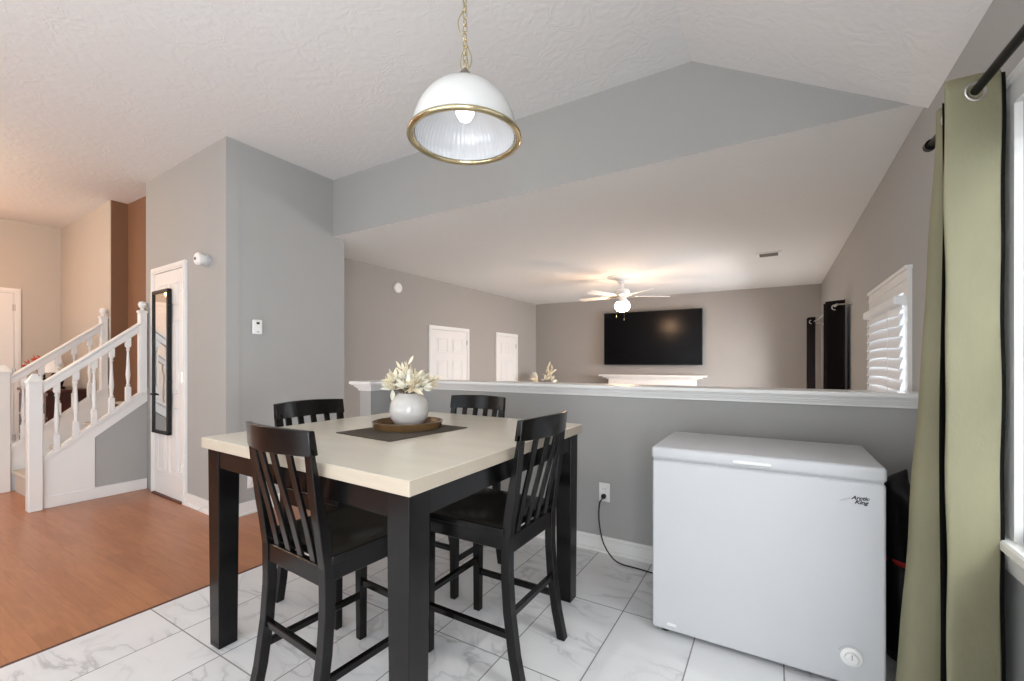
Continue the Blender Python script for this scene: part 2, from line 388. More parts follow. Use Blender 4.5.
# back wall behind the camera with two openings added for the fill daylight
b = MB(); wall_seg(b, (XR, YBACK), (-8.2, YBACK), 0, 3.1, 0.12, [(0.7, 3.7, 0.03, 2.35), (5.1, 7.3, 0.75, 2.25)])
struct(b.build('wall_back', 'wall'), 'wall behind the camera', 'wall')
b = MB(); wall_seg(b, (-8.08, YBACK), (-8.08, 2.0), 0, 3.1, 0.12, [(2.3, 3.3, 0.5, 2.4)])
struct(b.build('wall_left', 'tan'), 'tan foyer wall at the far left', 'wall')
b = MB(); wall_seg(b, (-8.2, 1.895), (-6.175, 1.829), 0, 3.1, 0.12)
struct(b.build('wall_foyer', 'tan'), 'tan foyer wall behind the stair rail', 'wall')
# closet block: front (with door), side
LB = math.hypot(XB-(-5.283), YB1-YB0)
b = MB()
wall_seg(b, (-5.283, YB1), (XB, YB0), 0, 3.0, 0.10)
struct(b.build('wall_closet', 'wall'), 'grey closet wall that carries the narrow white door', 'wall')
b = MB(); b.box(XB-0.10, XB, YB0+0.10, 2.865, ZF, 3.0)
struct(b.build('wall_closet_side', 'wall'), 'grey side of the closet block facing the dining table', 'wall')
b = MB(); b.box(-4.30, XB-0.1, 2.745, 2.865, ZF, ZL)
struct(b.build('wall_closet_back', 'wall'), 'back of the closet block towards the living room', 'wall')
# stairwell
b = MB(); b.box(XS2-0.02, XS2+0.08, 1.832, 2.15, 0, 3.0)
struct(b.build('wall_stair_left', 'rust'), 'rust-brown left wall of the stairwell', 'wall')
b = MB(); b.box(XS-0.04, XS+0.06, 1.93, 2.15, 0, 3.0)
struct(b.build('wall_stair_right', 'rust'), 'right wall of the stairwell', 'wall')
b = MB(); b.box(XS2+0.079, XS-0.04, 1.975, 2.15, 0, 3.0)
struct(b.build('wall_stair_back', 'rust'), 'end wall of the stairwell', 'wall')
# living room walls
b = MB(); b.box(-4.40, -4.28, 2.745, 8.4, ZF, ZL)
struct(b.build('wall_living_left', 'taupe'), 'taupe living room wall with two white doors', 'wall')
b = MB(); b.prism([(-4.28, 8.10), (XR, 8.23), (XR, 8.45), (-4.28, 8.45)], 'z', ZF, ZL)
struct(b.build('wall_living_back', 'taupe'), 'taupe living room wall behind the television', 'wall')
# half wall with return leg
b = MB(); b.prism([(-2.66, YP), (XR, YP), (XR, YP+0.12), (-2.78, YP+0.12), (-2.78, 2.325), (-2.66, 2.325)], 'z', ZF, 1.02)
struct(b.build('wall_half', 'wall'), 'grey half wall with a short return between dining and living room', 'half wall')
# stepped moulded cap
def cap_layer(mb, e, z0, z1):
    mb.prism([(-2.66+e, YP-e), (XR, YP-e), (XR, YP+0.12+e), (-2.78-e, YP+0.12+e), (-2.78-e, 2.325-e), (-2.66+e, 2.325-e)], 'z', z0, z1)
b = MB()
for e, z0, z1 in [(0.012, 1.005, 1.022), (0.022, 1.022, 1.034), (0.034, 1.034, 1.048), (0.050, 1.048, 1.056), (0.060, 1.056, 1.078)]: cap_layer(b, e, z0, z1)
struct(b.build('trim_3', 'white', bevel=0.003), 'white moulded cap running along the half wall', 'wall cap')

def baseboard(name, p0, p1, label, z=0.0, h=0.10):
    d = Vector((p1[0]-p0[0], p1[1]-p0[1], 0)); Ls = d.length; d.normalize(); n = Vector((-d.y, d.x, 0))
    b = MB()
    for t, a, c in [(0.014, 0, h-0.02), (0.009, h-0.02, h), (0.026, 0, 0.018)]:
        q = [Vector((*p0, 0)), Vector((*p1, 0)), Vector((*p1, 0))-n*t, Vector((*p0, 0))-n*t]
        b.hexa([(v.x, v.y, z+a) for v in q], [(v.x, v.y, z+c) for v in q])
    return struct(b.build(name, 'white', bevel=0.002), label, 'baseboard')
baseboard('baseboard_half_wall', (-2.66, YP), (XR, YP), 'white baseboard along the half wall behind the freezer')
baseboard('baseboard_half_wall_return', (-2.66, 2.325), (-2.66, YP), 'white baseboard on the short return of the half wall')
b = MB()
b.box(XB, XB+0.014, YB0-0.014, 2.73, 0, 0.10); b.box(XB, XB+0.026, YB0-0.02, 2.73, 0, 0.018)
struct(b.build('baseboard_closet_side', 'white', bevel=0.002), 'white baseboard on the closet side behind the table', 'baseboard')
def frontal(s):   # point on the closet front, s metres left of its right corner
    t = s/LB; return (XB + (-5.283-XB)*t, YB0 + (YB1-YB0)*t)
b = MB()
p0, p1 = frontal(0.68), frontal(-0.014)
for t, a, c in [(0.014, 0, 0.10), (0.026, 0, 0.018)]:
    b.hexa([(p0[0], p0[1], a), (p0[0], p0[1]-t, a), (p1[0], p1[1]-t, a), (p1[0], p1[1], a)], [(p0[0], p0[1], c), (p0[0], p0[1]-t, c), (p1[0], p1[1]-t, c), (p1[0], p1[1], c)])
struct(b.build('baseboard_closet_front', 'white'), 'white baseboard right of the narrow closet door', 'baseboard')
b = MB(); b.box(XR-0.014, XR, YBACK, YP, 0, 0.10)
struct(b.build('baseboard_right', 'white'), 'white baseboard along the window wall', 'baseboard')

# ------------------------------------------------------------------ doors
def panel_door(name, w, h, label, loc, rz, hinge=1, handle=None, casing=0.055, gap=0.012, two_col=True):
    """door facing local -Y, x from 0..w (outer edges of the casing)"""
    t = thing(name, label, 'door', loc, rz, kind='structure')
    b = MB()
    for x0, x1, z0, z1 in [(0, casing, 0, h-casing), (w-casing, w, 0, h-casing), (0, w, h-casing, h)]:
        b.box(x0, x1, -0.020, 0.0, z0, z1)
    for x0, x1, z0, z1 in [(casing*.25, casing*.7, 0, h-casing*.7), (w-casing*.7, w-casing*.25, 0, h-casing*.7), (casing*.25, w-casing*.25, h-casing*.7, h-casing*.25)]:
        b.box(x0, x1, -0.026, -0.019, z0, z1)
    b.build('casing', 'white', t)
    x0, x1 = casing+0.004, w-casing-0.004; z0, z1 = gap, h-casing-0.004
    b = MB(); b.box(x0, x1, -0.010, 0.0, z0, z1)
    W = x1-x0; st = W*0.14; H = z1-z0
    rows = [(0.10, 0.40), (0.46, 0.78), (0.835, 0.945)]
    cols = [(st, W/2-st*0.4), (W/2+st*0.4, W-st)] if two_col else [(st, W-st)]
    for r0, r1 in rows:
        for c0, c1 in cols:
            X0, X1, Z0, Z1 = x0+c0, x0+c1, z0+H*r0, z0+H*r1
            for (a0, a1, q0, q1) in [(X0, X0+0.012, Z0, Z1), (X1-0.012, X1, Z0, Z1), (X0, X1, Z0, Z0+0.012), (X0, X1, Z1-0.012, Z1)]:
                b.box(a0, a1, -0.016, -0.009, q0, q1, 0.003)
            b.box(X0+0.03, X1-0.03, -0.0155, -0.009, Z0+0.03, Z1-0.03, 0.005)
    b.build('door_leaf', 'door', t)
    hx = (w-casing-0.002) if hinge > 0 else casing+0.002
    for fz in (0.12, 0.5, 0.87):
        b = MB(); b.tube([(hx, -0.022, h*fz), (hx, -0.022, h*fz+0.085)], 0.006, 8); b.box(hx-0.012, hx+0.012, -0.021, -0.010, h*fz+0.005, h*fz+0.08)
        b.build('hinge', 'nickel', t)
    if handle is not None:
        kx = casing+0.05 if hinge > 0 else w-casing-0.05
        b = MB(); b.lathe([(0.026, 0), (0.026, -0.008), (0.012, -0.012), (0.010, -0.045)], 16, (kx, -0.010, handle), 'y')
        b.tube([(kx, -0.052, handle), (kx+0.05*hinge, -0.056, handle), (kx+0.105*hinge, -0.050, handle-0.004)], [0.011, 0.009, 0.007], 8)
        b.build('handle', 'black', t, smooth=True)
    return t
ang = math.atan2(YB0-YB1, XB+5.283)
dl = frontal(1.435)
cd = panel_door('door_1', 0.75, 2.11, 'narrow white six-panel closet door with a tall mirror hung on it', (dl[0], dl[1]-0.001, 0.0), ang, hinge=1, handle=0.93)
b = MB(); b.box(0.06, 0.69, -0.035, 0.0, 0.0, 0.012); b.build('threshold', 'threshold', cd)
panel_door('door_2', 0.97, 2.10, 'white door nearer the half wall on the left living room wall', (-4.279, 4.78, ZF), PI/2, hinge=1)
panel_door('door_3', 0.76, 2.10, 'white door farther away on the left living room wall', (-4.279, 6.55, ZF), PI/2, hinge=1)
panel_door('door_4', 0.95, 2.14, 'white front door with brass hinges at the far left edge', (-8.079, 0.58, 0), PI/2, hinge=1)

# mirror on the closet door
t = thing('door_mirror', 'tall narrow black-framed mirror hanging on the closet door', 'mirror', (dl[0], dl[1]-0.001, 0.0), ang)
b = MB(); mx0, mx1, mz0, mz1 = 0.115, 0.478, 0.575, 1.885
for (a0, a1, q0, q1) in [(mx0, mx0+0.028, mz0, mz1), (mx1-0.028, mx1, mz0, mz1), (mx0, mx1, mz0, mz0+0.03), (mx0, mx1, mz1-0.03, mz1)]:
    b.box(a0, a1, -0.052, -0.020, q0, q1, 0.004)
b.build('frame', 'black', t)
b = MB(); b.box(mx0+0.026, mx1-0.026, -0.040, -0.034, mz0+0.028, mz1-0.028); b.build('mirror_pane', 'mirror', t)
for hz in (0.78, 1.05, 1.55, 1.74):
    b = MB(); b.tube([(mx1+0.001, -0.036, hz), (mx1+0.016, -0.036, hz)], 0.009, 8); b.build('hook_peg', 'black', t)

# ------------------------------------------------------------------ staircase
RISE, RUN, Y1S, NS = 0.20, 0.25, 1.14, 4
t = thing('staircase', 'white staircase with beige carpeted treads rising beside the closet', 'staircase', kind='structure')
for i in range(NS):
    b = MB(); y0 = Y1S+RUN*i
    b.box(XS2+0.05, XS-0.03, y0, min(1.975, y0+RUN+0.02), 0, RISE*(i+1)-0.03)
    b.use('carpet').box(XS2+0.05, XS-0.03, y0-0.025, min(1.975, y0+RUN), RISE*(i+1)-0.03, RISE*(i+1), 0.008)
    b.build('step', 'carpet', t)
def zs(y): return 0.408+0.78*(y-1.108)
b = MB()
b.prism([(1.10, 0), (1.445, 0), (1.445, zs(1.445)-0.12), (1.83, zs(1.83)-0.12), (1.83, zs(1.83)), (1.10, zs(1.10))], 'x', XS-0.03, XS)
b.build('stringer_board', 'white', t)
b = MB(); b.prism([(1.445, 0.0), (1.83, 0.0), (1.83, zs(1.83)-0.12), (1.445, zs(1.445)-0.12)], 'x', XS-0.028, XS-0.010); b.build('side_wall', 'wall', t)
b = MB(); b.box(XS-0.012, XS+0.008, 1.10, 1.825, 0, 0.10, 0.003); b.build('baseboard', 'white', t)
b = MB(); b.prism([(1.10, zs(1.10)-0.02), (1.83, zs(1.83)-0.02), (1.83, zs(1.83)+0.012), (1.10, zs(1.10)+0.012)], 'x', XS-0.05, XS+0.016); b.build('stringer_cap', 'white', t)
XL = XS2
b = MB(); b.prism([(1.10, 0), (1.90, 0), (1.90, zs(1.90)), (1.10, zs(1.10))], 'x', XL-0.03, XL); b.build('stringer_board', 'white', t)
b = MB(); b.prism([(1.10, zs(1.10)-0.02), (1.83, zs(1.83)-0.02), (1.83, zs(1.83)+0.012), (1.10, zs(1.10)+0.012)], 'x', XL-0.045, XL+0.02); b.build('stringer_cap', 'white', t)
def newel(parent, x, y, z0, z1, w, ball=False):
    b = MB(); h = w/2
    b.box(x-h, x+h, y-h, y+h, z0, z1-0.07, 0.006)
    b.box(x-h*1.18, x+h*1.18, y-h*1.18, y+h*1.18, z1-0.075, z1-0.055, 0.004)
    if ball: b.lathe([(0.018, z1-0.06), (0.022, z1-0.05), (0.012, z1-0.04), (0.03, z1-0.015), (0.034, z1+0.005), (0.026, z1+0.028), (0.001, z1+0.036)], 20, (x, y, 0))
    else:
        q = [(x-h, y-h), (x+h, y-h), (x+h, y+h), (x-h, y+h)]; s = 0.3
        b.hexa([(a, c, z1-0.056) for a, c in q], [(x+(a-x)*s, y+(c-y)*s, z1) for a, c in q])
    b.build('newel_post', 'white', parent)
def balustrade(x, name, label, zoff):
    t = thing(name, label, 'railing', kind='structure')
    newel(t, x, 1.070, 0, 1.13+zoff, 0.086)
    newel(t, x, 1.79, zs(1.80)-0.02, 1.78, 0.062, True)
    rz = lambda y: 1.045+zoff*0.6+0.845*(y-1.13)
    b = MB(); b.prism([(1.11, rz(1.11)-0.065), (1.18, rz(1.18)-0.065), (1.78, rz(1.78)-0.065), (1.78, rz(1.78)+0.0), (1.10, rz(1.10)+0.0)], 'x', x-0.026, x+0.026)
    b.prism([(1.10, rz(1.10)), (1.78, rz(1.78)), (1.78, rz(1.78)+0.028), (1.10, rz(1.10)+0.028)], 'x', x-0.036, x+0.036)
    b.build('handrail', 'white', t, bevel=0.006)
    for y in (1.20, 1.32, 1.44, 1.56, 1.68):
        z0, z1 = zs(y), rz(y)-0.02; hh = z1-z0; b = MB()
        b.box(x-0.02, x+0.02, y-0.02, y+0.02, z0, z0+hh*0.22, 0.003); b.box(x-0.02, x+0.02, y-0.02, y+0.02, z1-hh*0.18, z1, 0.003)
        pr = [(0.019, .22), (0.012, .235), (0.017, .25), (0.010, .27), (0.014, .33), (0.018, .40), (0.013, .55), (0.010, .68), (0.009, .75), (0.016, .77), (0.010, .79), (0.018, .81), (0.019, .82)]
        b.lathe([(r, z0+hh*f) for r, f in pr], 14, (x, y, 0))
        autosmooth(b.build('baluster', 'white', t))
    return t
balustrade(XS, 'stair_railing', 'white turned-baluster railing on the side of the stairs nearer the table', 0.0)
balustrade(XL, 'stair_railing', 'white turned-baluster railing on the far side of the stairs', 0.07)

# ------------------------------------------------------------------ small fixtures on the walls
def wall_disc(name, label, cat, c, axis, prof, m='plastic', extra=None):
    b = MB(); b.lathe(prof, 28, c, axis); o = b.build(name, m); autosmooth(o, 30); tag(o, label, cat); return o
t = thing('alarm_sounder', 'round white alarm sounder on the closet wall right of the door', 'alarm', (*frontal(0.30)[:2], 2.055))
b = MB(); b.lathe([(0.050, 0), (0.050, -0.03), (0.046, -0.036)], 28, (0, 0, 0), 'y'); b.build('backplate', 'greyplastic', t)
b = MB(); b.lathe([(0.038, -0.03), (0.038, -0.052), (0.048, -0.056), (0.050, -0.078), (0.042, -0.088), (0.001, -0.09)], 28, (0, 0, 0), 'y'); autosmooth(b.build('body', 'plastic', t), 30)
b = MB(); b.lathe([(0.012, -0.087), (0.012, -0.093)], 12, (-0.01, 0, 0.0), 'y'); b.build('indicator', 'black', t)
t = thing('thermostat', 'small white rounded thermostat on the grey closet side', 'thermostat', (XB, 2.009, 1.516))
b = MB(); b.box(0, 0.022, -0.039, 0.039, -0.060, 0.060, 0.010, seg=3); b.build('body', 'plastic', t)
b = MB(); b.box(0.021, 0.0235, -0.012, 0.012, 0.022, 0.040); b.build('display', 'black', t)
b = MB(); b.box(0.021, 0.024, -0.010, 0.010, -0.045, -0.035, 0.001); b.build('button', 'greyplastic', t)
wall_disc('smoke_detector', 'round white smoke detector high on the living room wall', 'smoke detector', (-4.28, 4.178, 2.211), 'x', [(0.07, 0), (0.07, 0.02), (0.06, 0.035), (0.03, 0.04), (0.001, 0.04)])
def outlet(loc, rz, label):
    t = thing('wall_outlet', label, 'outlet', loc, rz)
    b = MB(); b.box(-0.036, 0.036, -0.007, 0, -0.06, 0.06, 0.003, seg=2); b.build('cover_plate', 'plastic', t)
    for z in (0.021, -0.021):
        b = MB(); b.box(-0.017, 0.017, -0.0095, -0.006, z-0.014, z+0.014, 0.003)
        b.use('plastic'); b.use('dark').box(-0.008, -0.006, -0.0100, -0.009, z-0.003, z+0.006); b.box(0.006, 0.008, -0.0100, -0.009, z-0.003, z+0.006)
        b.mats = ['plastic', 'dark']; b.build('receptacle', 'plastic', t)
    return t
outlet((-0.945, YP-0.001, 0.385), 0, 'white outlet on the half wall with the black cord plugged in')
outlet((XB+0.001, 1.97, 0.265), PI/2, 'white outlet low on the closet side behind the table')
# freezer cord
t = thing('power_cord', 'black power cord hanging from the half wall outlet to the freezer', 'cord')
b = MB(); pts = [(-0.945, 2.715, 0.36), (-0.945, 2.68, 0.352), (-0.955, 2.672, 0.33), (-0.962, 2.675, 0.25), (-0.95, 2.67, 0.16), (-0.92, 2.65, 0.085), (-0.86, 2.62, 0.03), (-0.80, 2.605, 0.008), (-0.70, 2.60, 0.006), (-0.56, 2.585, 0.006), (-0.42, 2.585, 0.006)]
def smooth_pts(p, k=5):
    p = [Vector(q) for q in p]; out = []
    for i in range(len(p)-1):
        a, b_, c, d = p[max(i-1, 0)], p[i], p[i+1], p[min(i+2, len(p)-1)]
        for j in range(k):
            u = j/k; out.append(0.5*((2*b_) + (c-a)*u + (2*a-5*b_+4*c-d)*u*u + (-a+3*b_-3*c+d)*u**3))
    return out+[p[-1]]
b.tube(smooth_pts(pts), 0.0042, 8); b.build('cable', 'rubber', t, smooth=True)
b = MB(); b.lathe([(0.014, 0), (0.016, -0.012), (0.012, -0.028), (0.006, -0.034)], 16, (-0.945, 2.7295, 0.362), 'y'); b.build('plug', 'rubber', t, smooth=True)
# spring door stop
t = thing('door_stop', 'small spring door stop sticking out of the baseboard by the closet', 'door stop', (*frontal(0.28)[:2], 0.055), ang)
b = MB(); b.tube([(0.004*math.cos(k*0.9), -0.014-0.0016*k, 0.004*math.sin(k*0.9)) for k in range(36)], 0.0012, 5); b.build('spring', 'nickel', t)
b = MB(); b.lathe([(0.007, -0.07), (0.007, -0.082), (0.003, -0.084)], 12, (0, 0, 0), 'y'); b.build('tip', 'plastic', t)

# ------------------------------------------------------------------ dining table
CA, CB, CC = Vector((-0.848, 0.872, 0)), Vector((-2.124, 0.930, 0)), Vector((-0.866, 2.158, 0)); CD = Vector((-2.150, 2.205, 0))
ZT = 0.90
t = thing('dining_table', 'square counter-height table with a cream top and black legs', 'table', (-1.497, 1.541, 0))
T0 = Vector((-1.497, 1.541, 0))
def inset(e):
    c = (CA+CB+CC+CD)/4; out = []
    for p in (CA, CC, CD, CB):
        d = p-c; out.append(Vector((d.x-math.copysign(e, d.x), d.y-math.copysign(e, d.y), 0)) + c - T0)
    return out
b = MB(); q = inset(0)
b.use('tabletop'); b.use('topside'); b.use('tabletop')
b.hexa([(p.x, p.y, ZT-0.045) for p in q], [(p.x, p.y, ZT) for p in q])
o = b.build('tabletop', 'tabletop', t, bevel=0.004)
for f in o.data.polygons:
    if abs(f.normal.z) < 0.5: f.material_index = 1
q = inset(0.018); LW = 0.088
for i, p in enumerate(q):
    c = sum(q, Vector())/4; sx = math.copysign(1, c.x-p.x); sy = math.copysign(1, c.y-p.y)
    x0, x1 = sorted((p.x, p.x+sx*LW)); y0, y1 = sorted((p.y, p.y+sy*LW))
    b = MB(); k = 0.006
    b.hexa([(x0+k, y0+k, 0), (x1-k, y0+k, 0), (x1-k, y1-k, 0), (x0+k, y1-k, 0)], [(x0, y0, ZT-0.0455), (x1, y0, ZT-0.0455), (x1, y1, ZT-0.0455), (x0, y1, ZT-0.0455)])
    b.build('leg', 'espresso', t, bevel=0.003)
q2 = inset(0.026)
for i in range(4):
    a, c = q2[i], q2[(i+1) % 4]; d = (c-a).normalized(); n = Vector((-d.y, d.x, 0)); ctr = sum(q2, Vector())/4
    if (ctr-a).dot(n) < 0: n = -n
    a2, c2 = a+d*0.078, c-d*0.078
    b = MB(); r = [a2, c2, c2+n*0.022, a2+n*0.022]
    b.hexa([(v.x, v.y, ZT-0.125) for v in r], [(v.x, v.y, ZT-0.0455) for v in r]); b.build('apron', 'espresso', t, bevel=0.002)

# ------------------------------------------------------------------ chairs
def make_chair():
    t = thing('dining_chair', '', 'chair', group=None)
    W, H = 0.408, 1.01; PW = 0.04
    prof = [(-0.232, 0.0), (-0.205, 0.12), (-0.182, 0.28), (-0.172, 0.42), (-0.174, 0.56), (-0.192, 0.69), (-0.215, 0.82), (-0.240, H-0.02)]
    def yb(z):
        for (a, c), (d, e) in zip(prof, prof[1:]):
            if c <= z <= e: return a+(d-a)*(z-c)/(e-c)
        return prof[-1][0]
    def sweep(mb, x0, x1, pr, th):
        tk = lambda z: th if th < 0.03 else th*(1-0.55*max(0, min(1, (z-0.72)/0.2)))
        P = [(y-tk(z)/2, z) for y, z in pr] + [(y+tk(z)/2, z) for y, z in reversed(pr)]
        mb.prism(P, 'x', x0, x1)
    for s in (-1, 1):
        b = MB(); x0, x1 = sorted((s*(W/2-PW), s*W/2)); zz = [k*0.04 for k in range(0, 24)]+[0.955]
        sweep(b, x0, x1, [(yb(z), z) for z in zz], 0.036); b.build('back_post', 'espresso', t, bevel=0.003)
        b = MB(); x0, x1 = sorted((s*(W/2-0.004-PW), s*(W/2-0.004)))
        b.hexa([(x0+.004, 0.205, 0), (x1-.004, 0.205, 0), (x1-.004, 0.240, 0), (x0+.004, 0.240, 0)], [(x0, 0.20, 0.565), (x1, 0.20, 0.565), (x1, 0.242, 0.565), (x0, 0.242, 0.565)])
        b.build('front_leg', 'espresso', t, bevel=0.003)
    # curved crest rail, bowed backwards in plan
    b = MB()
    def bow(x): return -0.042*(1-(2*x/W)**2)
    n = 14; z0, z1 = 0.930, H
    ring = []
    for i in range(n+1):
        x = -W/2+W*i/n; dy = bow(x); crown = 0.006*(1-(2*x/W)**2)
        ring.append([b.bm.verts.new((x, yb(z)+dy+e+0.004, z)) for z, e in [(z0, -0.014), (z0, 0.014), (z1+crown-0.001, 0.010), (z1+crown, -0.012)]])
    for a, c in zip(ring, ring[1:]):
        for k in range(4): b.bm.faces.new((a[k], a[(k+1) % 4], c[(k+1) % 4], c[k]))
    b.bm.faces.new(ring[0]); b.bm.faces.new(ring[-1][::-1])
    autosmooth(b.build('crest_rail', 'espresso', t, bevel=0.003), 50)
    for i in range(4):
        x = -0.1155+0.077*i; b = MB()
        pr = [(yb(z)+bow(x)*min(1, max(0, (z-0.55)/0.38)), z) for z in [0.55+0.0385*k for k in range(11)]]
        sweep(b, x-0.016, x+0.016, pr, 0.011); b.build('back_slat', 'espresso', t, bevel=0.002)
    b = MB(); b.box(-W/2+PW-0.002, W/2-PW+0.002, -0.186, -0.160, 0.495, 0.562, 0.003); b.build('lower_back_rail', 'espresso', t)
    # saddled seat
    b = MB(); nx, ny = 15, 13
    def top(x, y):
        return 0.600 - 0.012*max(0, 1-(x/0.17)**2)*max(0, 1-((y-0.02)/0.18)**2) - 0.008*max(0, (y-0.19)/0.06)**2
    def sx(x, y): return x
    Vt = [[None]*ny for _ in range(nx)]; Vb = [[None]*ny for _ in range(nx)]
    for i in range(nx):
        for j in range(ny):
            u = -1+2*i/(nx-1); v = j/(ny-1); y = -0.170+0.435*v; hw = W/2+0.006
            x = u*hw; rr = 0.03
            Vt[i][j] = b.bm.verts.new((x, y, top(x, y))); Vb[i][j] = b.bm.verts.new((x, y, 0.572))
    for i in range(nx-1):
        for j in range(ny-1):
            b.bm.faces.new((Vt[i][j], Vt[i+1][j], Vt[i+1][j+1], Vt[i][j+1])); b.bm.faces.new((Vb[i][j], Vb[i][j+1], Vb[i+1][j+1], Vb[i+1][j]))
    for i in range(nx-1):
        b.bm.faces.new((Vt[i][0], Vb[i][0], Vb[i+1][0], Vt[i+1][0])); b.bm.faces.new((Vt[i][-1], Vt[i+1][-1], Vb[i+1][-1], Vb[i][-1]))
    for j in range(ny-1):
        b.bm.faces.new((Vt[0][j], Vt[0][j+1], Vb[0][j+1], Vb[0][j])); b.bm.faces.new((Vt[-1][j], Vb[-1][j], Vb[-1][j+1], Vt[-1][j+1]))
    autosmooth(b.build('seat', 'espresso', t, bevel=0.004), 50)
    for x0, x1, y0, y1 in [(-W/2+0.008, -W/2+0.026, -0.16, 0.205), (W/2-0.026, W/2-0.008, -0.16, 0.205), (-W/2+0.04, W/2-0.04, 0.214, 0.234)]:
        b = MB(); b.box(x0, x1, y0, y1, 0.512, 0.572, 0.003); b.build('seat_rail', 'espresso', t)
    for x in (-W/2+0.022, W/2-0.022):
        b = MB(); b.box(x-0.011, x+0.011, yb(0.19)+0.008, 0.208, 0.178, 0.204, 0.003); b.build('stretcher', 'espresso', t)
    b = MB(); b.box(-W/2+0.035, W/2-0.035, yb(0.27)-0.011, yb(0.27)+0.011, 0.255, 0.281, 0.003); b.build('stretcher', 'espresso', t)
    b = MB(); b.box(-W/2+0.040, W/2-0.040, 0.211, 0.233, 0.238, 0.264, 0.003); b.build('stretcher', 'espresso', t)
    return t
chair = make_chair()
spots = [((-1.412, 1.090, 0), -4, 'black slat-back chair nearest the camera, on the near side of the table'),
         ((-1.040, 1.595, 0), 90, 'black slat-back chair on the right side of the table, towards the freezer'),
         ((-1.952, 1.495, 0), -90, 'black slat-back chair on the left side of the table, towards the closet'),
         ((-1.610, 2.022, 0), 180, 'black slat-back chair on the far side of the table, by the half wall')]
for i, (loc, deg, lab) in enumerate(spots):
    c = chair if i == 0 else copy_tree(chair)
    c.location = loc; c.rotation_euler = (0, 0, math.radians(deg))
    tag(c, lab, 'chair', 'counter-height chairs around the dining table')

# ------------------------------------------------------------------ centrepiece
b = MB(); b.box(-0.19, 0.19, -0.235, 0.235, 0, 0.004, 0.001)
o = b.build('placemat', 'weave'); o.location = (-1.505, 1.515, ZT+0.0005); o.rotation_euler = (0, 0, math.radians(-5))
tag(o, 'dark woven rectangular mat under the round tray on the table', 'placemat')
t = thing('round_tray', 'round brown tray with a raised rim on the dark mat', 'tray', (-1.545, 1.580, ZT+0.0045))
b = MB(); b.lathe([(0.001, 0), (0.152, 0), (0.160, 0.006), (0.001, 0.006)], 48); autosmooth(b.build('base', 'traywood', t), 30)
b = MB(); b.lathe([(0.150, 0.003), (0.162, 0.002), (0.170, 0.034), (0.160, 0.035), (0.150, 0.006)], 48, cap0=False, cap1=False); autosmooth(b.build('rim', 'trayrim', t), 30)
VX, VY, VZ = -1.545, 1.590, ZT+0.0105
b = MB()
b.lathe([(r*0.80, h*0.93) for r, h in [(0.001, 0), (0.055, 0), (0.085, 0.012), (0.112, 0.045), (0.120, 0.085), (0.112, 0.125), (0.090, 0.155), (0.072, 0.167), (0.070, 0.174), (0.064, 0.174), (0.066, 0.165), (0.095, 0.12), (0.105, 0.085), (0.09, 0.03), (0.001, 0.015)]], 48)
o = b.build('vase', 'vase', smooth=True); o.location = (VX, VY, VZ); tag(o, 'round white ceramic vase standing on the brown tray', 'vase')
def petal(mb, base, d, L, w, curl=0.25, twist=None):
    d = Vector(d).normalized(); s = d.cross(Vector((random.uniform(-1, 1), random.uniform(-1, 1), random.uniform(-1, 1)))).normalized(); n = s.cross(d)
    base = Vector(base); rows = []
    for k, (u, ww) in enumerate([(0, 0.18), (0.2, 0.62), (0.42, 1.0), (0.65, 0.80), (0.85, 0.38), (1.0, 0.03)]):
        c = base + d*L*u + n*curl*L*u*u
        rows.append([mb.bm.verts.new(c - s*w*ww*0.5 + n*w*0.14*ww), mb.bm.verts.new(c), mb.bm.verts.new(c + s*w*ww*0.5 + n*w*0.14*ww)])
    for a, c in zip(rows, rows[1:]):
        for k in (0, 1):
            f = mb.bm.faces.new((a[k], a[k+1], c[k+1], c[k])); f.material_index = mb.cur
def bouquet(name, label, loc, n, R, H, seed, m=('petal', 'petal2'), twigs=5, pl=0.07):
    random.seed(seed)
    t = thing(name, label, 'flowers', loc)
    for i in range(n):
        a = 2*PI*i*0.618 + random.uniform(-.3, .3); e = (i+0.5)/n
        el = math.radians(80 - 78*math.sqrt(e)); rr = R*(0.75+0.25*random.random())
        p = Vector((math.cos(a)*math.cos(el)*rr, math.sin(a)*math.cos(el)*rr, 0.02+math.sin(el)*H*(0.55+0.35*random.random())))
        d = Vector((math.cos(a)*math.cos(el), math.sin(a)*math.cos(el), math.sin(el)))
        b = MB(); b.use(m[i % 2])
        b.use('twig').tube([(p.x*0.08, p.y*0.08, -0.10), (p.x*0.35, p.y*0.35, 0.01), p], 0.002, 5)
        b.cur = 0
        for k in range(7):
            rd = Vector((random.uniform(-1, 1), random.uniform(-1, 1), random.uniform(-.6, 1)))
            petal(b, p - d*0.01, (d*0.60 + rd*0.85), pl*random.uniform(0.65, 1.15), pl*0.36*random.uniform(.8, 1.2), random.uniform(-.25, .3))
        b.build('flower', None, t, solid=0.0012)
    for i in range(twigs):
        a = random.uniform(0, 2*PI); el = random.uniform(0.25, 1.25); L = R*random.uniform(1.0, 1.45)
        b = MB(); b.use(m[0]); tip = Vector((math.cos(a)*math.cos(el)*L, math.sin(a)*math.cos(el)*L, math.sin(el)*L*1.0))
        for k in range(5):
            q = tip*(0.55+0.45*k/4); dd = tip.normalized() + Vector((random.uniform(-.6, .6), random.uniform(-.6, .6), random.uniform(-.2, .5)))
            petal(b, q, dd, pl*0.85, pl*0.26, 0.1)
        b.use('twig').tube([(0, 0, -0.08), tip*0.5, tip], 0.0018, 5); b.build('leaf_spray', None, t, solid=0.0012)
    return t
bouquet('dried_flowers', 'cream dried flowers and leaves standing in the white vase', (VX, VY, VZ+0.160), 20, 0.108, 0.10, 8, twigs=9, pl=0.064)

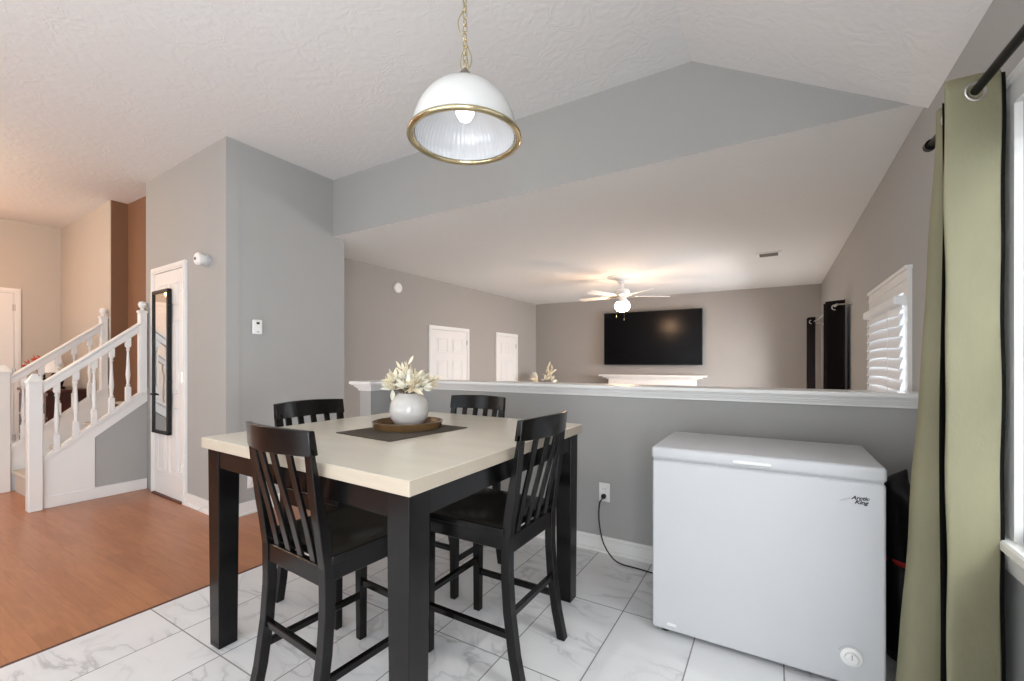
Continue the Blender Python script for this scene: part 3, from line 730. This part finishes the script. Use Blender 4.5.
# ------------------------------------------------------------------ pendant lamp
PX, PY, PZ = -0.972, 1.285, 2.035
t = thing('pendant_lamp', 'white dome pendant lamp with a brass rim hanging on a chain over the table', 'pendant lamp', (PX, PY, PZ))
R0 = 0.190
dome = [(R0*math.cos(a), 0.012+0.200*math.sin(a)) for a in [PI/2*k/14 for k in range(13)]]
b = MB(); b.lathe(dome + [(0.030, 0.212)], 56, cap0=False); b.build('lamp_shade', 'shade', t, smooth=True, solid=0.004)
dome2 = [((R0-0.010)*math.cos(a), 0.010+0.180*math.sin(a)) for a in [PI/2*k/14 for k in range(14)]]
b = MB(); V = []
n = 180
rings = []
for r, h in dome2:
    rings.append([b.bm.verts.new(((r*(1+0.012*math.cos(60*2*PI*k/n)))*math.cos(2*PI*k/n), (r*(1+0.012*math.cos(60*2*PI*k/n)))*math.sin(2*PI*k/n), h)) for k in range(n)])
for a_, c_ in zip(rings, rings[1:]):
    for k in range(n): b.bm.faces.new((a_[k], a_[(k+1) % n], c_[(k+1) % n], c_[k]))
b.build('ribbed_liner', 'shade_in', t, smooth=True)
b = MB(); b.lathe([(R0-0.008, 0.008), (R0-0.002, 0.0), (R0+0.010, -0.002), (R0+0.018, 0.003), (R0+0.017, 0.011), (R0+0.006, 0.014), (R0-0.004, 0.013), (R0-0.008, 0.008)], 64, cap0=False, cap1=False); b.build('rim', 'brass', t, smooth=True)
b = MB(); b.lathe([(0.046, 0.206), (0.044, 0.216), (0.026, 0.226), (0.020, 0.245), (0.010, 0.252), (0.006, 0.262)], 24); b.build('shade_cap', 'nickel', t, smooth=True)
b = MB(); b.lathe([(0.001, 0.070), (0.022, 0.075), (0.033, 0.095), (0.034, 0.115), (0.024, 0.140), (0.015, 0.155)], 24); b.build('bulb', 'bulb', t, smooth=True)
b = MB(); b.lathe([(0.018, 0.150), (0.018, 0.195), (0.012, 0.205)], 20); b.build('socket', 'plastic', t)
b = MB(); z = 0.262; k = 0
top = ZC-PZ-0.03
while z < top:
    pts = []
    for j in range(14):
        a = 2*PI*j/14; x = 0.0085*math.cos(a); zz = 0.0165*math.sin(a)
        pts.append((x, 0, z+0.013+zz) if k % 2 else (0, x, z+0.013+zz))
    b.tube(pts, 0.0022, 6, closed=True); z += 0.0262; k += 1
b.build('chain', 'brass', t, smooth=True)
b = MB()
pts = [(0.0, 0, 0.25), (0.020, 0.0, 0.275), (0.022, 0, 0.31), (0.002, 0.004, 0.36), (-0.020, 0.0, 0.40), (-0.024, 0, 0.44), (-0.004, 0, 0.48), (0.006, 0, 0.53), (-0.003, 0.004, 0.60), (0.004, 0, 0.68), (-0.004, 0, 0.76), (0.0, 0, top)]
rotm = Matrix.Rotation(YAW, 3, 'Z')
b.tube(smooth_pts([rotm @ Vector(p) for p in pts], 6), 0.0024, 6)
b.tube(smooth_pts([rotm @ Vector(p) for p in [(-0.002, 0, 0.25), (-0.016, 0, 0.27), (-0.012, 0, 0.31), (0.004, 0, 0.345), (0.008, 0, 0.30), (0.014, 0, 0.26)]], 5), 0.0020, 6)
b.build('cord', 'brass', t, smooth=True)
b = MB(); b.lathe([(0.008, top-0.01), (0.03, top), (0.055, top+0.018), (0.06, top+0.029)], 28); b.build('ceiling_canopy', 'brass', t, smooth=True)

# ------------------------------------------------------------------ chest freezer
FX0, FX1, FY0, FY1, FZ = -0.480, 0.344, 2.042, 2.555, 0.842
t = thing('chest_freezer', 'white chest freezer standing against the half wall', 'freezer', (0, 0, 0))
b = MB(); b.box(FX0, FX1, FY0, FY1, 0.022, 0.780, 0.010, seg=3); b.build('body', 'freezer', t)
b = MB(); b.box(FX0+0.006, FX1-0.006, FY0+0.008, FY1-0.006, 0.779, 0.787); b.build('gasket', 'greyplastic', t)
b = MB(); b.box(FX0-0.003, FX1+0.003, FY0-0.006, FY1, 0.787, FZ, 0.014, seg=4); autosmooth(b.build('lid', 'freezer', t), 35)
b = MB(); b.box(-0.152, -0.012, FY0-0.011, FY0+0.002, 0.803, 0.817, 0.004, seg=2)
b.use('plastic'); b.use('greyplastic').box(-0.149, -0.015, FY0-0.0085, FY0, 0.795, 0.803); b.mats = ['plastic', 'greyplastic']
b.build('lid_handle', None, t)
for x in (FX0+0.05, FX1-0.05):
    for y in (FY0+0.05, FY1-0.05):
        b = MB(); b.lathe([(0.02, 0), (0.02, 0.012), (0.012, 0.024)], 14, (x, y, 0)); b.build('foot', 'black', t)
def text_obj(name, s, size, loc, rot, m, parent, shear=0.0, ext=0.0006, xs=1.0):
    cu = bpy.data.curves.new(name+'_curve', 'FONT'); cu.body = s; cu.size = size; cu.extrude = ext; cu.shear = shear; cu.offset = size*0.035
    tmp = bpy.data.objects.new(name+'_tmp', cu); COL.objects.link(tmp)
    dg = bpy.context.evaluated_depsgraph_get(); dg.update(); me = bpy.data.meshes.new_from_object(tmp.evaluated_get(dg))
    bpy.data.objects.remove(tmp); bpy.data.curves.remove(cu)
    o = bpy.data.objects.new(name, me); COL.objects.link(o); me.materials.clear(); me.materials.append(M[m])
    o.location = loc; o.rotation_euler = rot; o.scale = (xs, 1, 1); o.parent = parent
    return o
text_obj('lettering', 'Arctic', 0.0185, (0.243, FY0-0.0008, 0.716), (PI/2, 0, 0), 'print', t, 0.35, xs=1.1)
text_obj('lettering', 'King', 0.0185, (0.252, FY0-0.0008, 0.701), (PI/2, 0, 0), 'print', t, 0.35, xs=1.15)
b = MB()
for (x0, z0, x1, z1) in [(0.214, 0.706, 0.228, 0.719), (0.224, 0.705, 0.240, 0.724), (0.207, 0.704, 0.217, 0.711)]:
    b.tube([(x0, FY0-0.001, z0), ((x0+x1)/2+0.003, FY0-0.001, (z0+z1)/2+0.001), (x1, FY0-0.001, z1)], [0.0006, 0.0016, 0.0005], 6)
b.build('logo_mark', 'greyplastic', t)
b = MB(); b.lathe([(0.034, -0.0005), (0.034, -0.004), (0.030, -0.006), (0.022, -0.006), (0.021, -0.018), (0.016, -0.021), (0.001, -0.021)], 32, (0.243, FY0, 0.128), 'y')
autosmooth(b.build('control_dial', 'plastic', t), 30)
b = MB(); b.box(0.241, 0.245, FY0-0.0225, FY0-0.020, 0.128, 0.146); b.build('dial_pointer', 'greyplastic', t)
b = MB(); b.tube([(0.243+0.041*math.cos(math.radians(20+8*k)), FY0-0.0005, 0.128+0.041*math.sin(math.radians(20+8*k))) for k in range(18)], [0.0004+0.0001*k for k in range(18)], 6); b.build('dial_scale', 'greyplastic', t)
b = MB(); b.box(-0.415, -0.375, FY0-0.004, FY0+0.001, 0.046, 0.058, 0.003); b.build('drain_plug', 'plastic', t)

# dark bag between freezer and curtain
t = thing('garbage_bag', 'black bag slumped in the gap between freezer and green curtain', 'bag', (0.485, 2.46, 0))
b = MB(); random.seed(5)
def bagf(u, v):
    a = 2*PI*u; z = 0.72*v; r = 0.108*(1-0.30*max(0, v-0.75)*4*0.35)*(0.92+0.08*math.sin(PI*v))
    if v > 0.93: r *= max(0.05, (1-v)/0.07)
    w = 1+0.05*math.sin(5*a+3*v)+0.03*math.sin(9*a+7*v)
    return Vector((r*w*math.cos(a)*0.95, r*w*math.sin(a)*1.5, z*(1-0.07*math.cos(a))))
V = b.grid(bagf, 37, 22); b.bm.faces.new([V[i][0] for i in range(36)])
b.build('bag_body', 'black', t, smooth=True)
b = MB(); b.grid(lambda u, v: Vector((0.104*math.cos(2*PI*u)*0.99*1.06, 0.104*1.5*math.sin(2*PI*u)*1.06, 0.40+0.020*v)), 37, 3); b.build('red_band', 'red', t, smooth=True, solid=0.002)

# ------------------------------------------------------------------ dining window, blinds and curtain
def window(name, y0, y1, z0, z1, label, tilt=62, sill=True, head=None, casing=0.09, blind_out=0.0, pitch=0.048, bl_z0=None):
    """window in the right wall (x=XR) spanning y0..y1; looks at the room towards -X"""
    t = thing(name, label, 'window', (0, 0, 0), kind='structure')
    hd = head or casing
    b = MB(); c = casing
    for a0, a1, q0, q1 in [(y0-c, y0, z0, z1), (y1, y1+c, z0, z1), (y0-c, y1+c, z1, z1+hd-0.02)]: b.box(XR-0.018, XR, a0, a1, q0, q1)
    b.box(XR-0.028, XR, y0-c-0.01, y1+c+0.01, z1+hd-0.02, z1+hd)
    if hd > 0.1: b.box(XR-0.024, XR-0.017, y0-c+0.01, y1+c-0.01, z1+hd*0.45, z1+hd*0.55)
    b.build('casing', 'white', t)
    b = MB(); b.box(XR+0.07, XR+0.10, y0, y1, z0, z0+0.05); b.box(XR+0.07, XR+0.10, y0, y1, z1-0.05, z1); b.box(XR+0.07, XR+0.10, y0, y0+0.04, z0, z1); b.box(XR+0.07, XR+0.10, y1-0.04, y1, z0, z1)
    b.box(XR+0.07, XR+0.10, y0, y1, (z0+z1)/2-0.02, (z0+z1)/2+0.02); b.build('sash', 'white', t)
    b = MB(); b.box(XR+0.083, XR+0.088, y0+0.04, y1-0.04, z0+0.05, z1-0.05); b.build('pane', 'glass', t)
    if sill:
        b = MB(); b.box(XR-0.050, XR+0.07, y0-c-0.03, y1+c+0.03, z0-0.032, z0, 0.006)
        b.prism([(XR, z0-0.032), (XR-0.042, z0-0.032), (XR-0.030, z0-0.055), (XR-0.02, z0-0.10), (XR, z0-0.10)], 'y', y0-c-0.01, y1+c+0.01)
        b.build('sill', 'white', t)
    return t
def blinds(name, label, y0, y1, z0, z1, x, tilt, pitch, depth=0.05, sag=0.0, bend=0.0):
    t = thing(name, label, 'blinds', (0, 0, 0))
    b = MB(); b.box(x-0.03, x+0.03, y0, y1, z1-0.05, z1, 0.006); b.build('head_rail', 'slat', t)
    b = MB(); z = z0+0.03; k = 0
    while z < z1-0.055:
        ca, sa = math.cos(math.radians(tilt)), math.sin(math.radians(tilt))
        rows = []
        for i in range(9):
            y = y0+0.004+(y1-y0-0.008)*i/8
            dz = sag*math.sin(PI*i/8)
            pts = [(x-depth/2*ca, z-depth/2*sa+dz), (x, z+dz+0.003), (x+depth/2*ca, z+depth/2*sa+dz)]
            rows.append([b.bm.verts.new((px, y, pz)) for px, pz in pts])
        for a, c in zip(rows, rows[1:]):
            for j in (0, 1): b.bm.faces.new((a[j], a[j+1], c[j+1], c[j]))
        z += pitch; k += 1
    b.build('slats', 'slat', t, solid=0.0025, offset=0)
    b = MB(); b.box(x-0.025, x+0.025, y0+0.004, y1-0.004, z0, z0+0.02, 0.004); b.build('bottom_rail', 'slat', t)
    for fy in (0.18, 0.82):
        y = y0+(y1-y0)*fy; b = MB(); b.tube([(x-0.028, y, z0), (x-0.028, y, z1-0.03)], 0.0012, 5); b.build('ladder_cord', 'slat', t)
    return t
window('window_1', 0.55, 1.83, 0.705, 1.97, 'white-framed window behind the green curtain at the right edge', casing=0.085)
blinds('window_blinds', 'white slatted blinds in the window beside the green curtain', 0.56, 1.82, 0.73, 1.965, XR+0.032, 56, 0.042)

window('window_2', 3.10, 4.02, 0.25, 1.60, 'white-framed window in the living room beyond the half wall', head=0.13, casing=0.085, sill=True)
blinds('window_blinds', 'white slatted blinds hung out in front of the living room window casing', 3.06, 4.02, 0.26, 1.58, XR-0.035, 74, 0.058, depth=0.070, sag=0.012)
window('window_3', 5.45, 7.60, 0.0, 1.72, 'bright tall window between the dark curtains in the living room', casing=0.06, sill=False)

t = thing('curtain_rod', 'black curtain rod carrying the sage green curtain at the top right', 'curtain rod')
b = MB(); b.tube([(0.50, 0.30, 1.925), (0.50, 2.20, 2.035)], 0.0120, 16); b.build('rod', 'blackmetal', t, smooth=True)
b = MB(); b.tube([(0.50, 2.195, 2.035), (0.50, 2.205, 2.035)], 0.014, 16); b.tube([(0.50, 2.205, 2.036), (0.50, 2.235, 2.038)], 0.019, 20); b.build('finial', 'blackmetal', t)
for y in (0.42, 2.17):
    b = MB(); zr = 1.925+0.0579*(y-0.3); b.tube([(0.50, y, zr-0.012), (XR-0.002, y, zr-0.012)], 0.007, 10); b.box(XR-0.007, XR-0.0005, y-0.02, y+0.02, zr-0.05, zr+0.03, 0.002); b.build('bracket', 'blackmetal', t)

# curtain: plan polyline at the top and at the hem, swept down
top_pl = [(0.562, 1.822), (0.500, 1.790), (0.432, 1.768), (0.455, 1.800), (0.520, 1.850), (0.565, 1.905), (0.555, 1.950), (0.500, 1.965), (0.466, 1.99), (0.482, 2.03), (0.520, 2.07), (0.560, 2.10)]
bot_pl = [(0.560, 1.822), (0.500, 1.790), (0.440, 1.762), (0.452, 1.810), (0.480, 1.860), (0.500, 1.915), (0.475, 1.945), (0.430, 1.94), (0.374, 1.96), (0.364, 2.03), (0.440, 2.10), (0.520, 2.14)]
def cr(p, u):
    n = len(p)-1; x = min(u*n, n-1e-6); i = int(x); f = x-i
    a, b_, c, d = [Vector(q) for q in (p[max(i-1, 0)], p[i], p[i+1], p[min(i+2, n)])]
    return 0.5*((2*b_) + (c-a)*f + (2*a-5*b_+4*c-d)*f*f + (-a+3*b_-3*c+d)*f**3)
def curt(u, v):
    a, c = cr(top_pl, u), cr(bot_pl, u)
    zt = 2.062+0.05*(a.y-1.8)+0.14*(a.x-0.5); z = zt - (zt-0.015)*v; w = v**1.1; p = a*(1-w)+c*w
    wr = 0.0015*math.sin(17*v+9*u)+0.0015*math.sin(31*v-34*u)
    return Vector((p.x+wr, p.y+wr*0.6, z))
t = thing('green_curtain', 'sage green grommet curtain hanging at the right beside the freezer', 'curtain')
b = MB(); b.grid(curt, 100, 60); b.build('fabric', 'green', t, smooth=True, solid=0.003, offset=0)
b = MB(); b.grid(lambda u, v: (lambda q: Vector((q.x+0.012, q.y+0.010, q.z-0.004)))(curt(u*0.16, v*0.99)), 20, 40); b.build('lining_and_fold_shade', 'lining_and_shade', t, smooth=True, solid=0.003, offset=0)
def fold_shade(u, v):  # black strip added in the valley for the deep shade between folds
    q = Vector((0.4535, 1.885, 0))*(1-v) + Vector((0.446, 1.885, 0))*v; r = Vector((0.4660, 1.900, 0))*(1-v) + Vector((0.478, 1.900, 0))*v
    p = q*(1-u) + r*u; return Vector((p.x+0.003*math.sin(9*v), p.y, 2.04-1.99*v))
b = MB(); b.grid(fold_shade, 4, 30); b.build('lining_and_fold_shade', 'lining_and_shade', t, smooth=True, solid=0.003, offset=0)
def ring_at(parent, c, nrm, r, rr, m):
    nrm = Vector(nrm).normalized(); q = nrm.to_track_quat('Z', 'X'); pts = [Vector(c) + q @ Vector((r*math.cos(2*PI*k/28), r*math.sin(2*PI*k/28), 0)) for k in range(28)]
    b = MB(); b.tube(pts, rr, 8, closed=True); b.build('grommet', m, parent, smooth=True)
for u0 in (1.0, 4.0, 7.0, 10.0):
    u = u0/11; p = curt(u, 0.031); e = curt(u+0.01, 0.031)-curt(u-0.01, 0.031); nn = Vector((-e.y, e.x, 0))
    ring_at(t, (p.x, p.y, 1.925+0.0579*(p.y-0.3)), nn, 0.0245, 0.0050, 'nickel')

# ------------------------------------------------------------------ living room things
t = thing('ceiling_fan', 'white ceiling fan with a lit globe in the living room', 'ceiling fan', (-1.855, 6.13, 0))
b = MB(); b.lathe([(0.215, ZL), (0.20, ZL-0.014), (0.12, ZL-0.035), (0.07, ZL-0.05), (0.065, ZL-0.075), (0.02, ZL-0.10)], 40); autosmooth(b.build('ceiling_canopy', 'plastic', t), 30)
b = MB(); b.tube([(0, 0, ZL-0.08), (0, 0, 2.20)], 0.013, 12); b.build('downrod', 'plastic', t)
b = MB(); b.lathe([(r, z+0.05) for r, z in [(0.03, 2.225), (0.08, 2.215), (0.105, 2.185), (0.105, 2.135), (0.075, 2.105), (0.05, 2.095), (0.05, 2.055), (0.085, 2.045), (0.09, 2.03), (0.05, 2.02)]], 32); autosmooth(b.build('motor_housing', 'plastic', t), 30)
b = MB(); b.lathe([(r, z+0.05) for r, z in [(0.055, 2.035), (0.085, 2.02), (0.105, 1.985), (0.105, 1.955), (0.08, 1.92), (0.04, 1.90), (0.001, 1.895)]], 32); b.build('light_globe', 'fanglobe', t, smooth=True)
for k in range(5):
    a = math.radians(31+72*k); mt = Matrix.Rotation(a, 4, 'Z') @ Matrix.Translation((0, 0, 2.165)) @ Matrix.Rotation(math.radians(11), 4, 'X')
    b = MB()
    prof = [(0.20, -0.045), (0.62, -0.062), (0.66, -0.045), (0.672, 0), (0.66, 0.045), (0.62, 0.062), (0.20, 0.045)]
    vs = b.prism(prof, 'z', -0.004, 0.004); bmesh.ops.transform(b.bm, matrix=mt, verts=vs); bl = b.build('blade', 'plastic', t, bevel=0.002)
    b = MB(); vs = b.box(0.09, 0.24, -0.014, 0.014, -0.009, -0.003, 0.002); bmesh.ops.transform(b.bm, matrix=mt, verts=vs); b.build('blade_arm', 'brass', t)
for s in (-1, 1):
    b = MB(); b.tube([(0.05*s, -0.03, 2.02), (0.055*s, -0.09, 1.99), (0.055*s, -0.10, 1.86-0.02*s)], 0.0016, 5); b.lathe([(0.002, 1.86-0.02*s), (0.008, 1.85-0.02*s), (0.008, 1.84-0.02*s), (0.002, 1.83-0.02*s)], 10, (0.055*s, -0.10, 0)); b.build('pull_chain', 'brass', t)

yTV = 8.06; tilt = math.atan2(0.13, 4.89)
t = thing('television', 'large black flat-screen television mounted above the white mantel', 'television', (-1.925, 8.13, 1.672), tilt)
b = MB(); b.box(-0.862, 0.862, -0.075, -0.035, -0.488, 0.488, 0.006); b.build('casing', 'black', t)
b = MB(); b.box(-0.850, 0.850, -0.0765, -0.074, -0.470, 0.478); b.build('screen', 'tv', t)
b = MB(); b.box(-0.25, 0.25, -0.035, 0.02, -0.15, 0.15); b.build('wall_mount', 'black', t)
t = thing('fireplace_mantel', 'white mantel shelf and surround below the television', 'fireplace', (-1.922, 8.155, 0), tilt)
b = MB()
b.box(-0.925, 0.925, -0.24, 0, 0.975, 1.005, 0.004); b.box(-0.86, 0.86, -0.21, 0, 0.950, 0.975, 0.004); b.box(-0.80, 0.80, -0.19, 0, 0.93, 0.950, 0.004); b.build('mantel_shelf', 'white', t)
b = MB(); b.box(-0.76, 0.76, -0.165, 0, 0.66, 0.93, 0.003); b.build('frieze', 'white', t)
for x0, x1 in ((-0.76, -0.53), (0.53, 0.76)):
    b = MB(); b.box(x0, x1, -0.165, 0, ZF, 0.66, 0.003); b.build('pilaster', 'white', t)
b = MB(); b.box(-0.53, 0.53, -0.10, -0.02, ZF, 0.66); b.build('firebox', 'dark', t)

t = thing('ceiling_vent', 'small slotted air vent in the living room ceiling', 'vent', (-0.06, 5.68, ZL))
b = MB(); b.box(-0.125, 0.125, -0.10, 0.10, -0.010, -0.0005, 0.003); b.build('frame', 'plastic', t)
b = MB()
for k in range(9): b.box(-0.09, 0.09, -0.072+0.018*k-0.005, -0.072+0.018*k+0.005, -0.013, -0.009)
b.build('slots', 'vent', t)

def dark_curtain(label, y, x0, x1, zt):
    t = thing('dark_curtain', label, 'curtain', group=None)
    def f(u, v):
        s = u*4; tri = abs((s % 2)-1); x = x0+(x1-x0)*(0.5-0.5*math.cos(PI*tri)); yy = y+0.42*u+0.02*math.sin(6*v+5*u)
        return Vector((x, yy, zt-(zt-ZF-0.02)*v))
    b = MB(); b.grid(f, 65, 16); b.build('fabric', 'purple', t, smooth=True, solid=0.004, offset=0)
    for k in range(4):
        p = f((k+0.5)/4, 0.03); ring_at(t, p, (0, 1, 0), 0.024, 0.005, 'nickel')
    return t
dark_curtain('near dark plum curtain panel beyond the half wall', 5.15, 0.425, 0.565, 1.82)
dark_curtain('far dark plum curtain panel close to the television wall', 7.45, 0.40, 0.485, 1.87)
t = thing('curtain_rod', 'thin rod above the dark living room curtains', 'curtain rod')
b = MB(); b.tube([(0.495, 5.05, 1.765), (0.475, 7.95, 1.815)], 0.010, 12); b.build('rod', 'nickel', t, smooth=True)
b = MB(); b.tube([(0.495, 5.06, 1.765), (XR, 5.06, 1.765)], 0.006, 8); b.build('bracket', 'nickel', t)
b = MB(); b.tube([(0.475, 7.93, 1.815), (XR, 7.93, 1.815)], 0.006, 8); b.build('bracket', 'nickel', t)

# tall floor vase with dried leaves in the far left corner of the living room
o = MB(); o.lathe([(0.001, 0), (0.12, 0), (0.15, 0.1), (0.14, 0.4), (0.08, 0.9), (0.06, 1.1), (0.08, 1.18), (0.07, 1.18), (0.05, 1.1), (0.001, 0.9)], 28)
o = o.build('floor_vase', 'chest', smooth=True); o.location = (-3.78, 7.45, ZF); tag(o, 'tall dark floor vase in the living room corner, mostly behind the half wall', 'vase')
bouquet('dried_branches', 'cream dried leaves and twigs in the living room corner', (-3.78, 7.45, 0.855), 7, 0.22, 0.13, 11, twigs=4, pl=0.13)

# ------------------------------------------------------------------ foyer things
t = thing('console_chest', 'dark red-brown chest against the foyer wall behind the stair rail', 'chest', (-7.15, 1.620, 0))
b = MB(); b.box(-0.56, 0.56, -0.19, 0.19, 0.90, 0.93, 0.004); b.build('top', 'chest', t)
b = MB(); b.box(-0.53, 0.53, -0.17, 0.18, 0.10, 0.90); b.build('body', 'chest', t)
for k in range(3):
    for s in (-1, 1):
        d = MB(); d.box(s*0.265-0.25, s*0.265+0.25, -0.182, -0.168, 0.14+0.25*k, 0.14+0.25*k+0.23, 0.004); d = d.build('drawer', 'chest', t)
        h = MB(); h.lathe([(0.005, -0.182), (0.013, -0.200), (0.001, -0.206)], 12, (s*0.265, 0, 0.255+0.25*k), 'y'); h.build('knob', 'bronze', d)
for x in (-0.5, 0.5):
    for y in (-0.14, 0.14):
        b = MB(); b.box(x-0.03, x+0.03, y-0.03, y+0.03, 0, 0.10); b.build('leg', 'chest', t)
t = thing('table_lamp', 'small white lamp with a black base on the foyer chest', 'lamp', (-7.15, 1.62, 0.93))
b = MB(); b.lathe([(0.06, 0), (0.055, 0.015), (0.02, 0.03), (0.03, 0.08), (0.045, 0.12), (0.02, 0.17), (0.01, 0.22)], 20); b.build('base', 'black', t, smooth=True)
b = MB(); b.lathe([(0.095, 0.18), (0.06, 0.34)], 28, cap0=False, cap1=False); b.build('lamp_shade', 'plastic', t, smooth=True)
t = thing('black_figurine', 'black sculpture leaning on the foyer chest behind the balusters', 'sculpture', (-6.88, 1.60, 0.93))
b = MB(); b.lathe([(0.05, 0), (0.045, 0.02), (0.015, 0.03)], 16); b.tube([(0, 0, 0.02), (0.02, 0, 0.08), (0.0, 0, 0.14), (0.05, 0, 0.20), (0.10, 0, 0.17)], [0.02, 0.03, 0.022, 0.016, 0.008], 10); b.tube([(0.0, 0, 0.12), (-0.06, 0, 0.09), (-0.10, 0, 0.12)], [0.016, 0.012, 0.006], 8)
b.build('body', 'black', t, smooth=True)
o = MB(); o.lathe([(0.001, 0), (0.04, 0), (0.055, 0.06), (0.03, 0.13), (0.035, 0.15), (0.028, 0.15), (0.02, 0.12), (0.001, 0.02)], 24)
o = o.build('bud_vase', 'black', smooth=True); o.location = (-7.55, 1.60, 0.93); tag(o, 'small black vase with red flowers on the foyer chest', 'vase')
M['redpetal'] = mat('red_petal', (0.55, 0.07, 0.03), 0.6, var=0.2, vscale=20)
M['redpetal2'] = mat('coral_petal', (0.62, 0.14, 0.07), 0.6, var=0.2, vscale=20)
bouquet('red_flowers', 'red flowers peeking over the far stair rail', (-7.55, 1.60, 1.12), 8, 0.12, 0.20, 4, m=('redpetal', 'redpetal2'), twigs=2, pl=0.075)

# out of view: the foyer lamp, and a fixture added for kitchen fill
def flush_light(label, x, y, z, m):
    t = thing('ceiling_light', label, 'ceiling light', (x, y, z))
    b = MB(); b.lathe([(0.16, 0), (0.16, -0.02), (0.14, -0.03)], 32); b.build('base', 'nickel', t)
    b = MB(); b.lathe([(0.14, -0.03), (0.13, -0.07), (0.08, -0.10), (0.001, -0.11)], 32); b.build('globe', m, t, smooth=True)
flush_light('round flush lamp on the foyer ceiling, left of the frame', -6.0, -0.1, ZC, 'warmglobe')
flush_light('unseen flush lamp added on the kitchen ceiling behind the camera for fill light', -2.4, -1.2, ZC, 'bulb')
